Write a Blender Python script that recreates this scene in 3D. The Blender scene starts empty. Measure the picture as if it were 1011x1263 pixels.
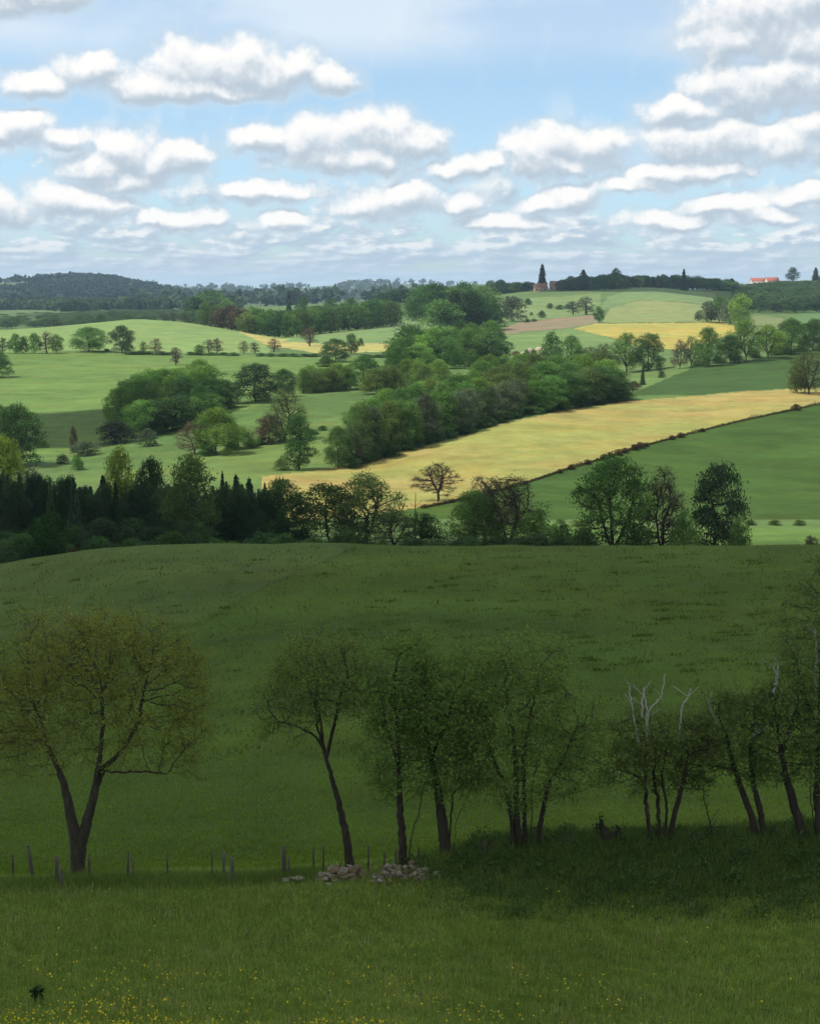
import bpy, math, random
import numpy as np
from mathutils import Vector

random.seed(11)
rng = np.random.default_rng(11)
scene = bpy.context.scene
COL = scene.collection

# ------------------------------------------------------------------ camera maths
F, CX, CY, HOR = 2000.0, 505.5, 631.5, 352.0
PITCH = math.atan((CY - HOR) / F)
CP, SP = math.cos(PITCH), math.sin(PITCH)


def ray(px, py):
    dx, dy = (px - CX) / F, (CY - py) / F
    return dx, CP + dy * SP, -SP + dy * CP


def at(px, py, Y):
    d = ray(px, py)
    t = Y / d[1]
    return d[0] * t, Y, d[2] * t


def project(X, Y, Z):
    f = Y * CP - Z * SP
    u = Y * SP + Z * CP
    return CX + F * X / f, CY - F * u / f


# ------------------------------------------------------------------ terrain
def vis(*pts):          # (px, py, Y) points seen in the view
    return [(at(px, py, Y)[0] / Y, Y, at(px, py, Y)[2]) for px, py, Y in pts]


def absz(Y, Z):         # a contour at a known height
    return [(-1.0, Y, Z), (1.0, Y, Z)]


KNOTS = [
    absz(1.5, -2.6), absz(6, -5.0), absz(20, -11.6), absz(36, -18.2),
    vis((-250, 1263, 45), (1260, 1263, 45)),
    vis((-250, 1178, 54), (400, 1176, 54), (1260, 1172, 54)),
    vis((-250, 1125, 60), (300, 1122, 60), (500, 1118, 60), (620, 1112, 60), (1260, 1105, 60)),
    vis((-250, 1094, 66), (0, 1092, 66), (95, 1089, 66), (350, 1083, 66), (440, 1078, 66), (520, 1068, 66),
        (560, 1057, 66), (640, 1046, 66), (740, 1042, 66), (820, 1038, 66), (930, 1033, 66), (1011, 1030, 66), (1260, 1027, 66)),
    vis((-250, 1060, 77), (100, 1056, 77), (400, 1045, 77), (640, 1030, 77), (1260, 1020, 77)),
    vis((-250, 965, 96), (500, 955, 95), (1260, 945, 95)),
    vis((-250, 870, 122), (100, 862, 122), (500, 852, 121), (1260, 850, 120)),
    vis((-250, 800, 148), (0, 785, 148), (200, 768, 149), (420, 758, 150), (700, 762, 148), (1260, 765, 147)),
    vis((-250, 765, 170), (0, 732, 170), (200, 704, 172), (420, 697, 173), (700, 704, 170), (1260, 704, 170)),
    vis((-250, 740, 186), (0, 701, 187), (60, 689, 188), (130, 677, 189), (250, 671.5, 190), (400, 671, 190),
        (470, 674, 189), (700, 675, 188), (1011, 674, 188), (1260, 674, 188)),
    absz(212, -37.0), absz(240, -41.5),
    vis((-250, 655, 300), (0, 650, 300), (330, 638, 300), (650, 641, 298), (1011, 641, 296), (1260, 641, 296)),
    vis((-250, 612, 360), (0, 606, 360), (330, 595, 350), (485, 606, 345), (650, 592, 350), (1011, 600, 345), (1260, 600, 345)),
    vis((-250, 578, 412), (0, 571, 412), (100, 566, 420), (230, 556, 420), (330, 560, 410), (485, 565, 386), (650, 555, 390), (1011, 558, 388), (1260, 558, 388)),
    vis((-250, 540, 480), (0, 536, 480), (100, 540, 470), (230, 530, 470), (330, 525, 460), (440, 530, 440), (560, 538, 415), (650, 515, 437), (770, 508, 455), (1011, 520, 432), (1260, 520, 432)),
    vis((-250, 502, 560), (0, 500, 560), (100, 500, 560), (330, 490, 540), (440, 500, 512), (560, 500, 500), (650, 490, 500), (770, 491, 490), (985, 478, 520), (1260, 478, 520)),
    vis((-250, 462, 680), (0, 460, 680), (100, 460, 680), (330, 465, 640), (440, 470, 620), (560, 470, 620), (650, 475, 600), (770, 475, 580), (900, 462, 600), (1011, 453, 630), (1260, 450, 630)),
    vis((-250, 440, 780), (0, 437, 780), (100, 434, 785), (150, 434, 790), (250, 438, 790), (330, 439, 770), (440, 441, 740), (560, 445, 740), (650, 446, 720), (770, 455, 690), (850, 443, 700), (950, 432, 720), (1011, 428, 740), (1260, 425, 740)),
    vis((-250, 425, 860), (0, 424, 860), (100, 420, 880), (250, 421, 880), (330, 429, 850), (440, 429, 850), (560, 426, 880), (650, 426, 880), (740, 426, 870), (850, 426, 880), (900, 421, 900), (1011, 416, 900), (1260, 412, 900)),
    vis((-250, 412, 1050), (0, 410, 1000), (100, 401, 1080), (170, 393, 1150), (240, 400, 1100), (300, 411, 1000), (345, 420, 950), (440, 412, 1000), (500, 405, 1030), (560, 406, 1050), (650, 408, 1040), (740, 400, 1080), (850, 398, 1100), (900, 401, 1080), (1011, 396, 1150), (1260, 392, 1150)),
    vis((-250, 413, 1350), (0, 412, 1350), (170, 400, 1400), (240, 404, 1350), (345, 416, 1150), (440, 402, 1220), (500, 398, 1220), (560, 395, 1270), (650, 394, 1270), (740, 390, 1270), (850, 384, 1320), (900, 386, 1320), (1011, 386, 1400), (1260, 384, 1400)),
    vis((-250, 400, 1700), (0, 399, 1700), (100, 396, 1700), (240, 394, 1700), (345, 394, 1600), (440, 386, 1520), (560, 379, 1500), (650, 373, 1500), (740, 372, 1500), (850, 367, 1550), (900, 373, 1600), (1011, 370, 1700), (1260, 366, 1700)),
    vis((-250, 387, 2200), (0, 385, 2200), (240, 382, 2200), (345, 380, 2000), (440, 373, 1900), (560, 366, 1820), (620, 362, 1800), (660, 357, 1760), (740, 358, 1720), (790, 353.5, 1720), (850, 358, 1780), (900, 357, 1900), (960, 347.5, 2100), (1011, 348, 2100), (1260, 346, 2100)),
    vis((-250, 381, 2800), (0, 381, 2800), (240, 378, 2800), (345, 377, 2700), (440, 373, 2600), (560, 371, 2500), (660, 371, 2500), (850, 371, 2600), (1011, 364, 2800), (1260, 362, 2800)),
    vis((-250, 349, 4200), (-40, 351, 4200), (20, 348, 4200), (60, 347.5, 4200), (130, 347.5, 4200), (160, 353, 4200), (190, 360, 4200), (240, 371, 4200), (400, 371, 4200), (1260, 371, 4200)),
    vis((-250, 366, 5600), (150, 368, 5600), (400, 366, 5600), (1260, 366, 5600)),
    vis((-250, 352, 8000), (0, 353, 8000), (150, 353.5, 8000), (220, 353, 8000), (290, 356, 8000), (340, 358, 8000), (400, 352.5, 8000), (460, 350, 8000), (520, 350, 8000), (560, 353, 8000), (640, 354, 8000), (760, 356, 8000), (1260, 355, 8000)),
    vis((-250, 362, 11000), (1260, 362, 11000)),
    vis((-250, 366, 14000), (1260, 366, 14000)),
]
SG = np.concatenate([np.linspace(-0.60, -0.30, 50, endpoint=False), np.linspace(-0.30, 0.30, 760, endpoint=False), np.linspace(0.30, 0.60, 51)])
YG = np.concatenate([np.geomspace(1.5, 40, 60, endpoint=False), np.geomspace(40, 14000, 900)])


def pchip(x, y, xi):
    h = np.diff(x)
    d = np.diff(y) / h
    m = np.zeros_like(y)
    w1, w2 = 2 * h[1:] + h[:-1], h[1:] + 2 * h[:-1]
    ok = d[:-1] * d[1:] > 0
    with np.errstate(divide='ignore', invalid='ignore'):
        hm = (w1 + w2) / (w1 / d[:-1] + w2 / d[1:])
    m[1:-1] = np.where(ok, hm, 0)
    m[0], m[-1] = d[0], d[-1]
    k = np.clip(np.searchsorted(x, xi) - 1, 0, len(h) - 1)
    t = (xi - x[k]) / h[k]
    t2, t3 = t * t, t * t * t
    return ((2 * t3 - 3 * t2 + 1) * y[k] + (t3 - 2 * t2 + t) * h[k] * m[k] + (-2 * t3 + 3 * t2) * y[k + 1] + (t3 - t2) * h[k] * m[k + 1])


def smooth_cols(a, s):
    u = np.linspace(-0.62, 0.62, 1241)
    v = np.interp(u, s[0], s[1])
    k = np.exp(-0.5 * (np.arange(-24, 25) / 8.0) ** 2)
    k /= k.sum()
    v = np.convolve(np.pad(v, 24, mode='edge'), k, mode='valid')
    return np.interp(a, u, v)


KY = np.array([smooth_cols(SG, ([p[0] for p in c], [p[1] for p in c])) for c in KNOTS])
KZ = np.array([smooth_cols(SG, ([p[0] for p in c], [p[2] for p in c])) for c in KNOTS])
ZG = np.stack([pchip(KY[:, j], KZ[:, j], YG) for j in range(len(SG))], 1)      # rows Y, columns s


def waves(X, Y, wl, n=18, seed=3):
    r = np.random.default_rng(seed)
    out = np.zeros_like(X)
    for _ in range(n):
        a = r.uniform(0, 2 * math.pi)
        k = 2 * math.pi / (wl * r.uniform(0.5, 1.6))
        out += np.sin(k * (X * math.cos(a) + Y * math.sin(a)) + r.uniform(0, 6.28))
    return out / math.sqrt(n)


XG2 = SG[None, :] * YG[:, None]
YG2 = np.repeat(YG[:, None], len(SG), 1)
fade = np.clip((YG2 - 30) / 30, 0, 1)
ZG += fade * (waves(XG2, YG2, 7, seed=4) * 0.05 + waves(XG2, YG2, 28, seed=5) * 0.10)
ZG += np.clip((YG2 - 260) / 300, 0, 1) * waves(XG2, YG2, 120, seed=6) * 0.22
LY = np.log(YG)


def zground(X, Y):
    X, Y = np.asarray(X, float), np.asarray(Y, float)
    s = np.clip(X / Y, SG[0] + 1e-6, SG[-1] - 1e-6)
    j = np.clip(np.searchsorted(SG, s) - 1, 0, len(SG) - 2)
    i = np.clip(np.searchsorted(YG, Y) - 1, 0, len(YG) - 2)
    a = (s - SG[j]) / (SG[j + 1] - SG[j])
    b = np.clip((Y - YG[i]) / (YG[i + 1] - YG[i]), 0, 1)
    return (ZG[i, j] * (1 - a) + ZG[i, j + 1] * a) * (1 - b) + (ZG[i + 1, j] * (1 - a) + ZG[i + 1, j + 1] * a) * b


YS = np.concatenate([np.arange(38, 200, 0.15), np.arange(200, 1000, 0.8), np.arange(1000, 9000, 5)])


def hit(px, py):
    d = ray(px, py)
    t = YS / d[1]
    under = (t * d[2]) <= zground(t * d[0], YS)
    k = int(np.argmax(under)) if under.any() else len(YS) - 1
    Y = float(YS[k])
    X = d[0] * Y / d[1]
    return X, Y, float(zground(X, Y))


def spot(px, base):      # base: a pixel row on visible ground, or ('Y', distance)
    if isinstance(base, tuple):
        Y = base[1]
        X = (px - CX) / F * Y * (1 + 0.004)
        return X, Y, float(zground(X, Y))
    return hit(px, base)


# ------------------------------------------------------------------ mesh + node helpers
def mesh(name, V, faces, mats=(), shade=None, fmat=None, attrs=None):
    """V (N,3); faces: list of (M,k) int arrays"""
    me = bpy.data.meshes.new(name)
    V = np.asarray(V, np.float32)
    me.vertices.add(len(V))
    me.vertices.foreach_set('co', V.ravel())
    loops = np.concatenate([np.asarray(f, np.int32).ravel() for f in faces])
    sizes = np.concatenate([np.full(len(f), np.asarray(f).shape[1], np.int32) for f in faces])
    me.loops.add(len(loops))
    me.loops.foreach_set('vertex_index', loops)
    me.polygons.add(len(sizes))
    me.polygons.foreach_set('loop_start', np.concatenate([[0], np.cumsum(sizes)[:-1]]).astype(np.int32))
    for m in mats:
        me.materials.append(m)
    if fmat is not None:
        me.polygons.foreach_set('material_index', np.asarray(fmat, np.int32))
    if shade is not None:
        a = me.attributes.new('shade', 'FLOAT', 'FACE')
        a.data.foreach_set('value', np.asarray(shade, np.float32))
    for n, arr in (attrs or {}).items():
        a = me.attributes.new(n, 'FLOAT_COLOR', 'POINT')
        a.data.foreach_set('color', np.asarray(arr, np.float32).ravel())
    me.update(calc_edges=True)
    return me


def link(name, me, parent=None):
    o = bpy.data.objects.new(name, me)
    COL.objects.link(o)
    if parent is not None:
        o.parent = parent
    return o


def tag(o, label=None, cat=None, group=None, kind=None):
    if label: o['label'] = label
    if cat: o['category'] = cat
    if group: o['group'] = group
    if kind: o['kind'] = kind
    return o


def N(nt, typ, **kw):
    n = nt.nodes.new(typ)
    for k, v in kw.items():
        if k == 'inp':
            for i, x in v.items():
                n.inputs[i].default_value = x
        else:
            setattr(n, k, v)
    return n


def newmat(name):
    m = bpy.data.materials.new(name)
    m.use_nodes = True
    nt = m.node_tree
    nt.nodes.clear()
    return m, nt, nt.links.new


def math_node(nt, L, op, a, b=None, c=None):
    n = N(nt, 'ShaderNodeMath', operation=op)
    for i, v in enumerate((a, b, c)):
        if v is None: continue
        if isinstance(v, (int, float)): n.inputs[i].default_value = v
        else: L(v, n.inputs[i])
    return n.outputs[0]


def foliage_material(name, trans=0.36, lo=0.55, hi=1.45):
    m, nt, L = newmat(name)
    out = N(nt, 'ShaderNodeOutputMaterial')
    oi = N(nt, 'ShaderNodeObjectInfo')
    at_ = N(nt, 'ShaderNodeAttribute', attribute_name='shade')
    mr = N(nt, 'ShaderNodeMapRange', inp={3: lo, 4: hi})
    L(at_.outputs['Fac'], mr.inputs[0])
    mul = N(nt, 'ShaderNodeVectorMath', operation='SCALE')
    L(oi.outputs['Color'], mul.inputs[0]); L(mr.outputs[0], mul.inputs['Scale'])
    # young leaves lean to yellow
    hs = N(nt, 'ShaderNodeHueSaturation')
    h = N(nt, 'ShaderNodeMapRange', inp={3: 0.508, 4: 0.496})
    L(at_.outputs['Fac'], h.inputs[0]); L(h.outputs[0], hs.inputs['Hue']); L(mul.outputs[0], hs.inputs['Color'])
    d = N(nt, 'ShaderNodeBsdfDiffuse'); t = N(nt, 'ShaderNodeBsdfTranslucent')
    L(hs.outputs[0], d.inputs[0]); L(hs.outputs[0], t.inputs[0])
    mx = N(nt, 'ShaderNodeMixShader', inp={0: trans})
    L(d.outputs[0], mx.inputs[1]); L(t.outputs[0], mx.inputs[2])
    L(mx.outputs[0], out.inputs[0])
    return m


def simple_material(name, c1, c2, scale, rough=0.9, bump=0.0, detail=6, stretch=(1, 1, 1)):
    m, nt, L = newmat(name)
    out = N(nt, 'ShaderNodeOutputMaterial')
    p = N(nt, 'ShaderNodeBsdfPrincipled', inp={'Roughness': rough, 'Specular IOR Level': 0.2})
    tc = N(nt, 'ShaderNodeTexCoord'); mp = N(nt, 'ShaderNodeMapping'); mp.inputs['Scale'].default_value = stretch
    no = N(nt, 'ShaderNodeTexNoise', inp={'Scale': scale, 'Detail': detail, 'Roughness': 0.65})
    L(tc.outputs['Object'], mp.inputs[0]); L(mp.outputs[0], no.inputs['Vector'])
    cr = N(nt, 'ShaderNodeValToRGB')
    cr.color_ramp.elements[0].position = 0.3; cr.color_ramp.elements[0].color = (*c1, 1)
    cr.color_ramp.elements[1].position = 0.7; cr.color_ramp.elements[1].color = (*c2, 1)
    L(no.outputs['Fac'], cr.inputs[0]); L(cr.outputs[0], p.inputs['Base Color'])
    if bump:
        b = N(nt, 'ShaderNodeBump', inp={'Strength': 1.0, 'Distance': bump})
        L(no.outputs['Fac'], b.inputs['Height']); L(b.outputs[0], p.inputs['Normal'])
    L(p.outputs[0], out.inputs[0])
    return m


M_LEAF = foliage_material('leaf')
M_SPRAY = foliage_material('leaf_spray', 0.42, 0.78, 1.22)
M_NEEDLE = foliage_material('needle', 0.1, 0.6, 1.4)
M_GRASS = foliage_material('grass_blade', 0.5, 0.6, 1.4)
M_BARK = simple_material('bark', (0.020, 0.016, 0.011), (0.062, 0.050, 0.036), 6, bump=0.02, stretch=(1, 1, 0.25))
M_BARKD = simple_material('mossy_bark', (0.025, 0.021, 0.014), (0.075, 0.064, 0.045), 5, bump=0.02, stretch=(1, 1, 0.3))
M_DEAD = simple_material('dead_wood', (0.22, 0.21, 0.18), (0.42, 0.40, 0.36), 8)
M_POST = simple_material('weathered_post', (0.05, 0.042, 0.032), (0.13, 0.115, 0.095), 9, bump=0.01, stretch=(1, 1, 0.2))
M_POSTP = simple_material('pale_post', (0.075, 0.068, 0.058), (0.155, 0.14, 0.12), 9, bump=0.01, stretch=(1, 1, 0.2))
M_ROCKB = simple_material('buff_rock', (0.080, 0.062, 0.038), (0.190, 0.148, 0.090), 5, bump=0.03)
M_ROCKP = simple_material('pale_rock', (0.12, 0.112, 0.085), (0.27, 0.25, 0.195), 5, bump=0.03)
M_ROOF = simple_material('clay_roof', (0.22, 0.062, 0.045), (0.32, 0.105, 0.075), 0.9, bump=0.02)
M_ROOFB = simple_material('brown_roof', (0.13, 0.075, 0.05), (0.22, 0.13, 0.09), 0.9, bump=0.02)
M_WALLW = simple_material('pale_render', (0.50, 0.44, 0.37), (0.62, 0.56, 0.48), 0.6)
M_WALLB = simple_material('buff_stone_wall', (0.26, 0.18, 0.12), (0.40, 0.29, 0.21), 1.5)
M_DARKWIN = simple_material('window_glass', (0.02, 0.025, 0.03), (0.04, 0.045, 0.05), 1, rough=0.15)
M_TIMBER = simple_material('painted_timber', (0.10, 0.07, 0.05), (0.16, 0.11, 0.08), 3)
M_EARTH = simple_material('pale_earth', (0.38, 0.30, 0.20), (0.60, 0.51, 0.38), 0.8, bump=0.1)
M_WHITE = simple_material('white_paint', (0.6, 0.6, 0.58), (0.75, 0.75, 0.72), 2)

# ------------------------------------------------------------------ ground colours
def C(r, g, b): return (r, g, b)
PAST = C(0.075, 0.128, 0.034)
FIELDS = [   # name, colour, second colour, polygon in the view, distance range
    ('left crop', C(0.092, 0.154, 0.036), C(0.080, 0.138, 0.034), [(-300, 433), (100, 433), (250, 438), (330, 439), (470, 441), (480, 470), (330, 500), (130, 545), (60, 580), (-300, 585)], (430, 800)),
    ('light crest field', C(0.135, 0.205, 0.062), C(0.120, 0.190, 0.060), [(-300, 380), (400, 380), (400, 424), (345, 421), (330, 436), (150, 436), (-300, 440)], (792, 1180)),
    ('yellow sliver', C(0.300, 0.260, 0.085), C(0.25, 0.25, 0.08), [(292, 408), (330, 416), (395, 424), (490, 423), (490, 433), (400, 437), (330, 426)], (800, 1100)),
    ('belt field', C(0.110, 0.185, 0.062), C(0.105, 0.160, 0.06), [(345, 422), (395, 410), (440, 402), (500, 395), (560, 398), (560, 424), (470, 424)], (850, 1300)),
    ('pasture a', C(0.090, 0.142, 0.036), C(0.074, 0.122, 0.031), [(120, 590), (240, 562), (330, 532), (480, 500), (480, 560), (420, 577), (330, 588), (300, 600)], (330, 560)),
    ('pasture b', C(0.066, 0.118, 0.030), C(0.056, 0.102, 0.027), [(60, 580), (130, 553), (200, 535), (330, 497), (480, 476), (480, 500), (330, 530), (240, 560), (160, 580)], (380, 620)),  # darker than its neighbour: slight cloud shade put into the colour
    ('yellow strip', C(0.240, 0.198, 0.066), C(0.190, 0.200, 0.056), [(323, 588), (420, 576), (480, 560), (560, 541), (620, 522), (700, 505), (770, 495), (880, 486), (985, 478), (1300, 478), (1300, 478), (1011, 497), (900, 521), (800, 547), (700, 577), (640, 597), (560, 617), (485, 632), (400, 640), (323, 650)], (250, 560)),
    ('green slope', C(0.038, 0.076, 0.013), C(0.031, 0.064, 0.011), [(470, 634), (560, 618), (640, 598), (700, 578), (800, 548), (900, 522), (1011, 498), (1400, 440), (1400, 641), (470, 641)], (250, 700)),  # dark crop, with partial cloud shade put into its colour
    ('stream meadow', C(0.078, 0.138, 0.030), C(0.066, 0.118, 0.026), [(560, 648), (700, 646), (850, 652), (1011, 653), (1300, 653), (1300, 690), (560, 690)], (225, 300)),
    ('dark crop', C(0.034, 0.071, 0.016), C(0.030, 0.063, 0.014), [(755, 497), (850, 452), (900, 449), (960, 436), (1030, 431), (1300, 425), (1300, 477), (985, 477), (880, 485)], (495, 760)),
    ('mid meadow', C(0.088, 0.145, 0.040), C(0.078, 0.125, 0.036), [(620, 475), (700, 440), (850, 440), (850, 455), (775, 487), (730, 490)], (540, 800)),
    ('yellow two', C(0.285, 0.242, 0.058), C(0.240, 0.235, 0.058), [(706, 405), (735, 399), (840, 398), (890, 397), (905, 402), (906, 410), (845, 432), (800, 430), (760, 418)], (820, 1180)),
    ('sage slope', C(0.165, 0.185, 0.070), C(0.145, 0.190, 0.068), [(742, 398), (752, 380), (790, 370), (850, 374), (875, 378), (905, 390), (890, 396), (840, 397)], (1080, 1600)),
    ('top slope', C(0.115, 0.175, 0.062), C(0.10, 0.155, 0.058), [(735, 385), (750, 366), (790, 352), (880, 362), (880, 379), (850, 373), (790, 369)], (1300, 1800)),
    ('fallow', C(0.180, 0.135, 0.085), C(0.150, 0.140, 0.080), [(610, 408), (640, 398), (730, 388), (737, 398), (705, 404), (660, 408), (612, 413)], (1000, 1500)),
    ('house field', C(0.120, 0.175, 0.060), C(0.105, 0.16, 0.056), [(615, 398), (650, 368), (740, 362), (740, 386), (690, 392)], (1150, 1760)),
    ('centre field', C(0.110, 0.175, 0.056), C(0.095, 0.155, 0.05), [(600, 438), (612, 414), (660, 409), (706, 405), (800, 430), (780, 440), (650, 446)], (700, 1080)),
    ('right field', C(0.075, 0.145, 0.048), C(0.068, 0.130, 0.045), [(965, 400), (1000, 380), (1300, 370), (1300, 405)], (1000, 1700)),
    ('right dull meadow', C(0.125, 0.155, 0.060), C(0.105, 0.145, 0.055), [(905, 410), (915, 388), (965, 392), (965, 405), (935, 410)], (900, 1500)),
    ('knoll', C(0.058, 0.102, 0.012), C(0.042, 0.082, 0.010), [(-2000, 400), (3000, 400), (3000, 1100), (-2000, 1100)], (71, 204)),
    ('knoll brow', C(0.064, 0.104, 0.022), C(0.054, 0.092, 0.018), [(-300, 760), (0, 698), (100, 678), (250, 668), (440, 668), (420, 684), (330, 722), (240, 765), (150, 770), (0, 790), (-300, 830)], (130, 200)),
    ('foreground', C(0.085, 0.124, 0.020), C(0.068, 0.106, 0.017), [(-9000, 300), (9000, 300), (9000, 99999), (-9000, 99999)], (0, 63)),
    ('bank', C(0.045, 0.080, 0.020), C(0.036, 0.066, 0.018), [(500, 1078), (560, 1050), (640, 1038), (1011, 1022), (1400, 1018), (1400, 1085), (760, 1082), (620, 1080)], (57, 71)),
]
PXG, PYG = project(XG2, YG2, ZG)
tint = np.zeros((*ZG.shape, 3)); tint[:] = PAST
tint2 = np.zeros_like(tint); tint2[:] = (0.070, 0.115, 0.040)
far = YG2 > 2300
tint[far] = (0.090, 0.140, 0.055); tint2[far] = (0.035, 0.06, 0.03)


def inside(px, py, poly):
    r = np.zeros(px.shape, bool)
    n = len(poly)
    for i in range(n):
        x1, y1 = poly[i]; x2, y2 = poly[(i + 1) % n]
        if y1 == y2: continue
        c = ((y1 > py) != (y2 > py)) & (px < (x2 - x1) * (py - y1) / (y2 - y1) + x1)
        r ^= c
    return r


wob_x = waves(XG2, YG2, 25, seed=8) * 0.5 + waves(XG2, YG2, 9, seed=18) * 0.3
wob_y = waves(XG2, YG2, 25, seed=9) * 0.35 + waves(XG2, YG2, 9, seed=19) * 0.25
for nm, c1, c2, poly, (y0, y1) in FIELDS:
    rows = np.where((YG >= y0) & (YG <= y1))[0]
    if not len(rows): continue
    sl = slice(rows[0], rows[-1] + 1)
    m = inside(PXG[sl] + wob_x[sl], PYG[sl] + wob_y[sl], poly)
    tint[sl][m] = c1; tint2[sl][m] = c2
# crease of the knoll's spur, its shade put in as darker ground colour
tr = np.abs(PYG - np.interp(PXG, [150, 250, 330, 420, 440], [790, 768, 722, 684, 676])) < 2.2 + 0.8 * wob_x
tr &= (PXG > 170) & (PXG < 440) & (YG2 > 130) & (YG2 < 200)
tint[tr] *= 0.78; tint2[tr] *= 0.78
one = np.ones((*ZG.shape, 1))
nr, nc = ZG.shape
ii = (np.arange(nr - 1)[:, None] * nc + np.arange(nc - 1)[None, :]).ravel()
gf = np.stack([ii, ii + 1, ii + nc + 1, ii + nc], 1)


def ground_material():
    m, nt, L = newmat('ground_cover')
    out = N(nt, 'ShaderNodeOutputMaterial')
    a1 = N(nt, 'ShaderNodeAttribute', attribute_name='tint'); a2 = N(nt, 'ShaderNodeAttribute', attribute_name='tint2')
    tc = N(nt, 'ShaderNodeTexCoord')
    def noise(sc, det, st=(1, 1, 1), rough=0.6):
        mp = N(nt, 'ShaderNodeMapping'); mp.inputs['Scale'].default_value = st
        n = N(nt, 'ShaderNodeTexNoise', inp={'Scale': sc, 'Detail': det, 'Roughness': rough})
        L(tc.outputs['Object'], mp.inputs[0]); L(mp.outputs[0], n.inputs['Vector'])
        return n.outputs['Fac']
    big = noise(0.025, 5, (0.5, 1, 1)); mid = noise(0.35, 6); fine = noise(3.5, 4)
    mr = N(nt, 'ShaderNodeMapRange', inp={1: 0.40, 2: 0.60}); L(big, mr.inputs[0])
    mix = N(nt, 'ShaderNodeMixRGB'); L(mr.outputs[0], mix.inputs[0]); L(a1.outputs['Color'], mix.inputs[1]); L(a2.outputs['Color'], mix.inputs[2])
    k = math_node(nt, L, 'ADD', math_node(nt, L, 'MULTIPLY', mid, 0.55), math_node(nt, L, 'MULTIPLY', fine, 0.55))
    pat = noise(0.09, 4, (0.8, 1.2, 1))
    k = math_node(nt, L, 'ADD', k, math_node(nt, L, 'MULTIPLY', math_node(nt, L, 'SUBTRACT', pat, 0.5), 1.05))
    k = math_node(nt, L, 'ADD', k, 0.45)
    dry = noise(0.05, 5, (1, 1.6, 1))       # drier, browner patches of sward
    dm = N(nt, 'ShaderNodeMapRange', inp={1: 0.46, 2: 0.68, 4: 0.8}); L(dry, dm.inputs[0])
    dv = N(nt, 'ShaderNodeVectorMath', operation='MULTIPLY', inp={1: (1.16, 0.93, 0.85)}); L(mix.outputs[0], dv.inputs[0])
    mix2 = N(nt, 'ShaderNodeMixRGB'); L(dm.outputs[0], mix2.inputs[0]); L(mix.outputs[0], mix2.inputs[1]); L(dv.outputs[0], mix2.inputs[2]); mix = mix2
    sc = N(nt, 'ShaderNodeVectorMath', operation='SCALE'); L(mix.outputs[0], sc.inputs[0]); L(k, sc.inputs['Scale'])
    d = N(nt, 'ShaderNodeBsdfPrincipled', inp={'Roughness': 0.95, 'Specular IOR Level': 0.1}); L(sc.outputs[0], d.inputs['Base Color'])
    bm = N(nt, 'ShaderNodeBump', inp={'Strength': 0.7, 'Distance': 0.25}); L(math_node(nt, L, 'ADD', mid, math_node(nt, L, 'MULTIPLY', fine, 0.4)), bm.inputs['Height'])
    L(bm.outputs[0], d.inputs['Normal'])
    L(d.outputs[0], out.inputs[0])
    return m


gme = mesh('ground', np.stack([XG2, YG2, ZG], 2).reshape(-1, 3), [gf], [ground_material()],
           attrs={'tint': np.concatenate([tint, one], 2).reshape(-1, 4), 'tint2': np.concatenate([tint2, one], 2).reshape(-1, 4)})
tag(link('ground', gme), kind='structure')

# ------------------------------------------------------------------ tree building
def colonize(A, stems, step, infl, kill, iters=90, seed=0, bias=(0, 0, 0.0)):
    """space colonization from stem polylines towards the attraction points A"""
    r = np.random.default_rng(seed)
    P, par = [], []
    for st in stems:
        prev = -1
        if len(st) and isinstance(st[0], int):
            prev, st = st[0], st[1]
        for k in range(len(st) - 1):
            a, b = np.array(st[k], float), np.array(st[k + 1], float)
            n = max(1, int(np.linalg.norm(b - a) / step))
            for q in range(n if k < len(st) - 2 else n + 1):
                p = a + (b - a) * q / n
                if len(P) and prev >= 0: p = p + r.normal(0, step * 0.10, 3) * (q > 0)
                P.append(p); par.append(prev); prev = len(P) - 1
    P = [np.asarray(p) for p in P]
    A = np.asarray(A, float)
    near = np.full(len(A), -1); nd = np.full(len(A), 1e9)
    arr = np.array(P)
    D = np.linalg.norm(A[:, None] - arr[None], axis=2)
    near = D.argmin(1); nd = D.min(1)
    alive = nd > kill
    bias = np.array(bias)
    for it in range(iters):
        act = alive & (nd < infl)
        if not act.any():
            if it == 0 or alive.sum() == 0: break
            infl *= 1.5
            if infl > 1e3 * step: break
            continue
        idx = near[act]
        vec = A[act] - np.array(P)[idx]
        vec /= np.linalg.norm(vec, axis=1)[:, None] + 1e-9
        acc = np.zeros((len(P), 3)); np.add.at(acc, idx, vec)
        g = np.unique(idx)
        new = []
        for i in g:
            v = acc[i] / (np.linalg.norm(acc[i]) + 1e-9) + bias + r.normal(0, 0.18, 3)
            v /= np.linalg.norm(v) + 1e-9
            P.append(P[i] + v * step); par.append(int(i)); new.append(len(P) - 1)
        NP = np.array([P[i] for i in new])
        D = np.linalg.norm(A[:, None] - NP[None], axis=2)
        j = D.argmin(1); dm = D[np.arange(len(A)), j]
        b = dm < nd
        near[b] = np.array(new)[j[b]]; nd[b] = dm[b]
        alive &= nd > kill
        if len(P) > 6000: break
    return np.array(P), np.array(par)


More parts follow.
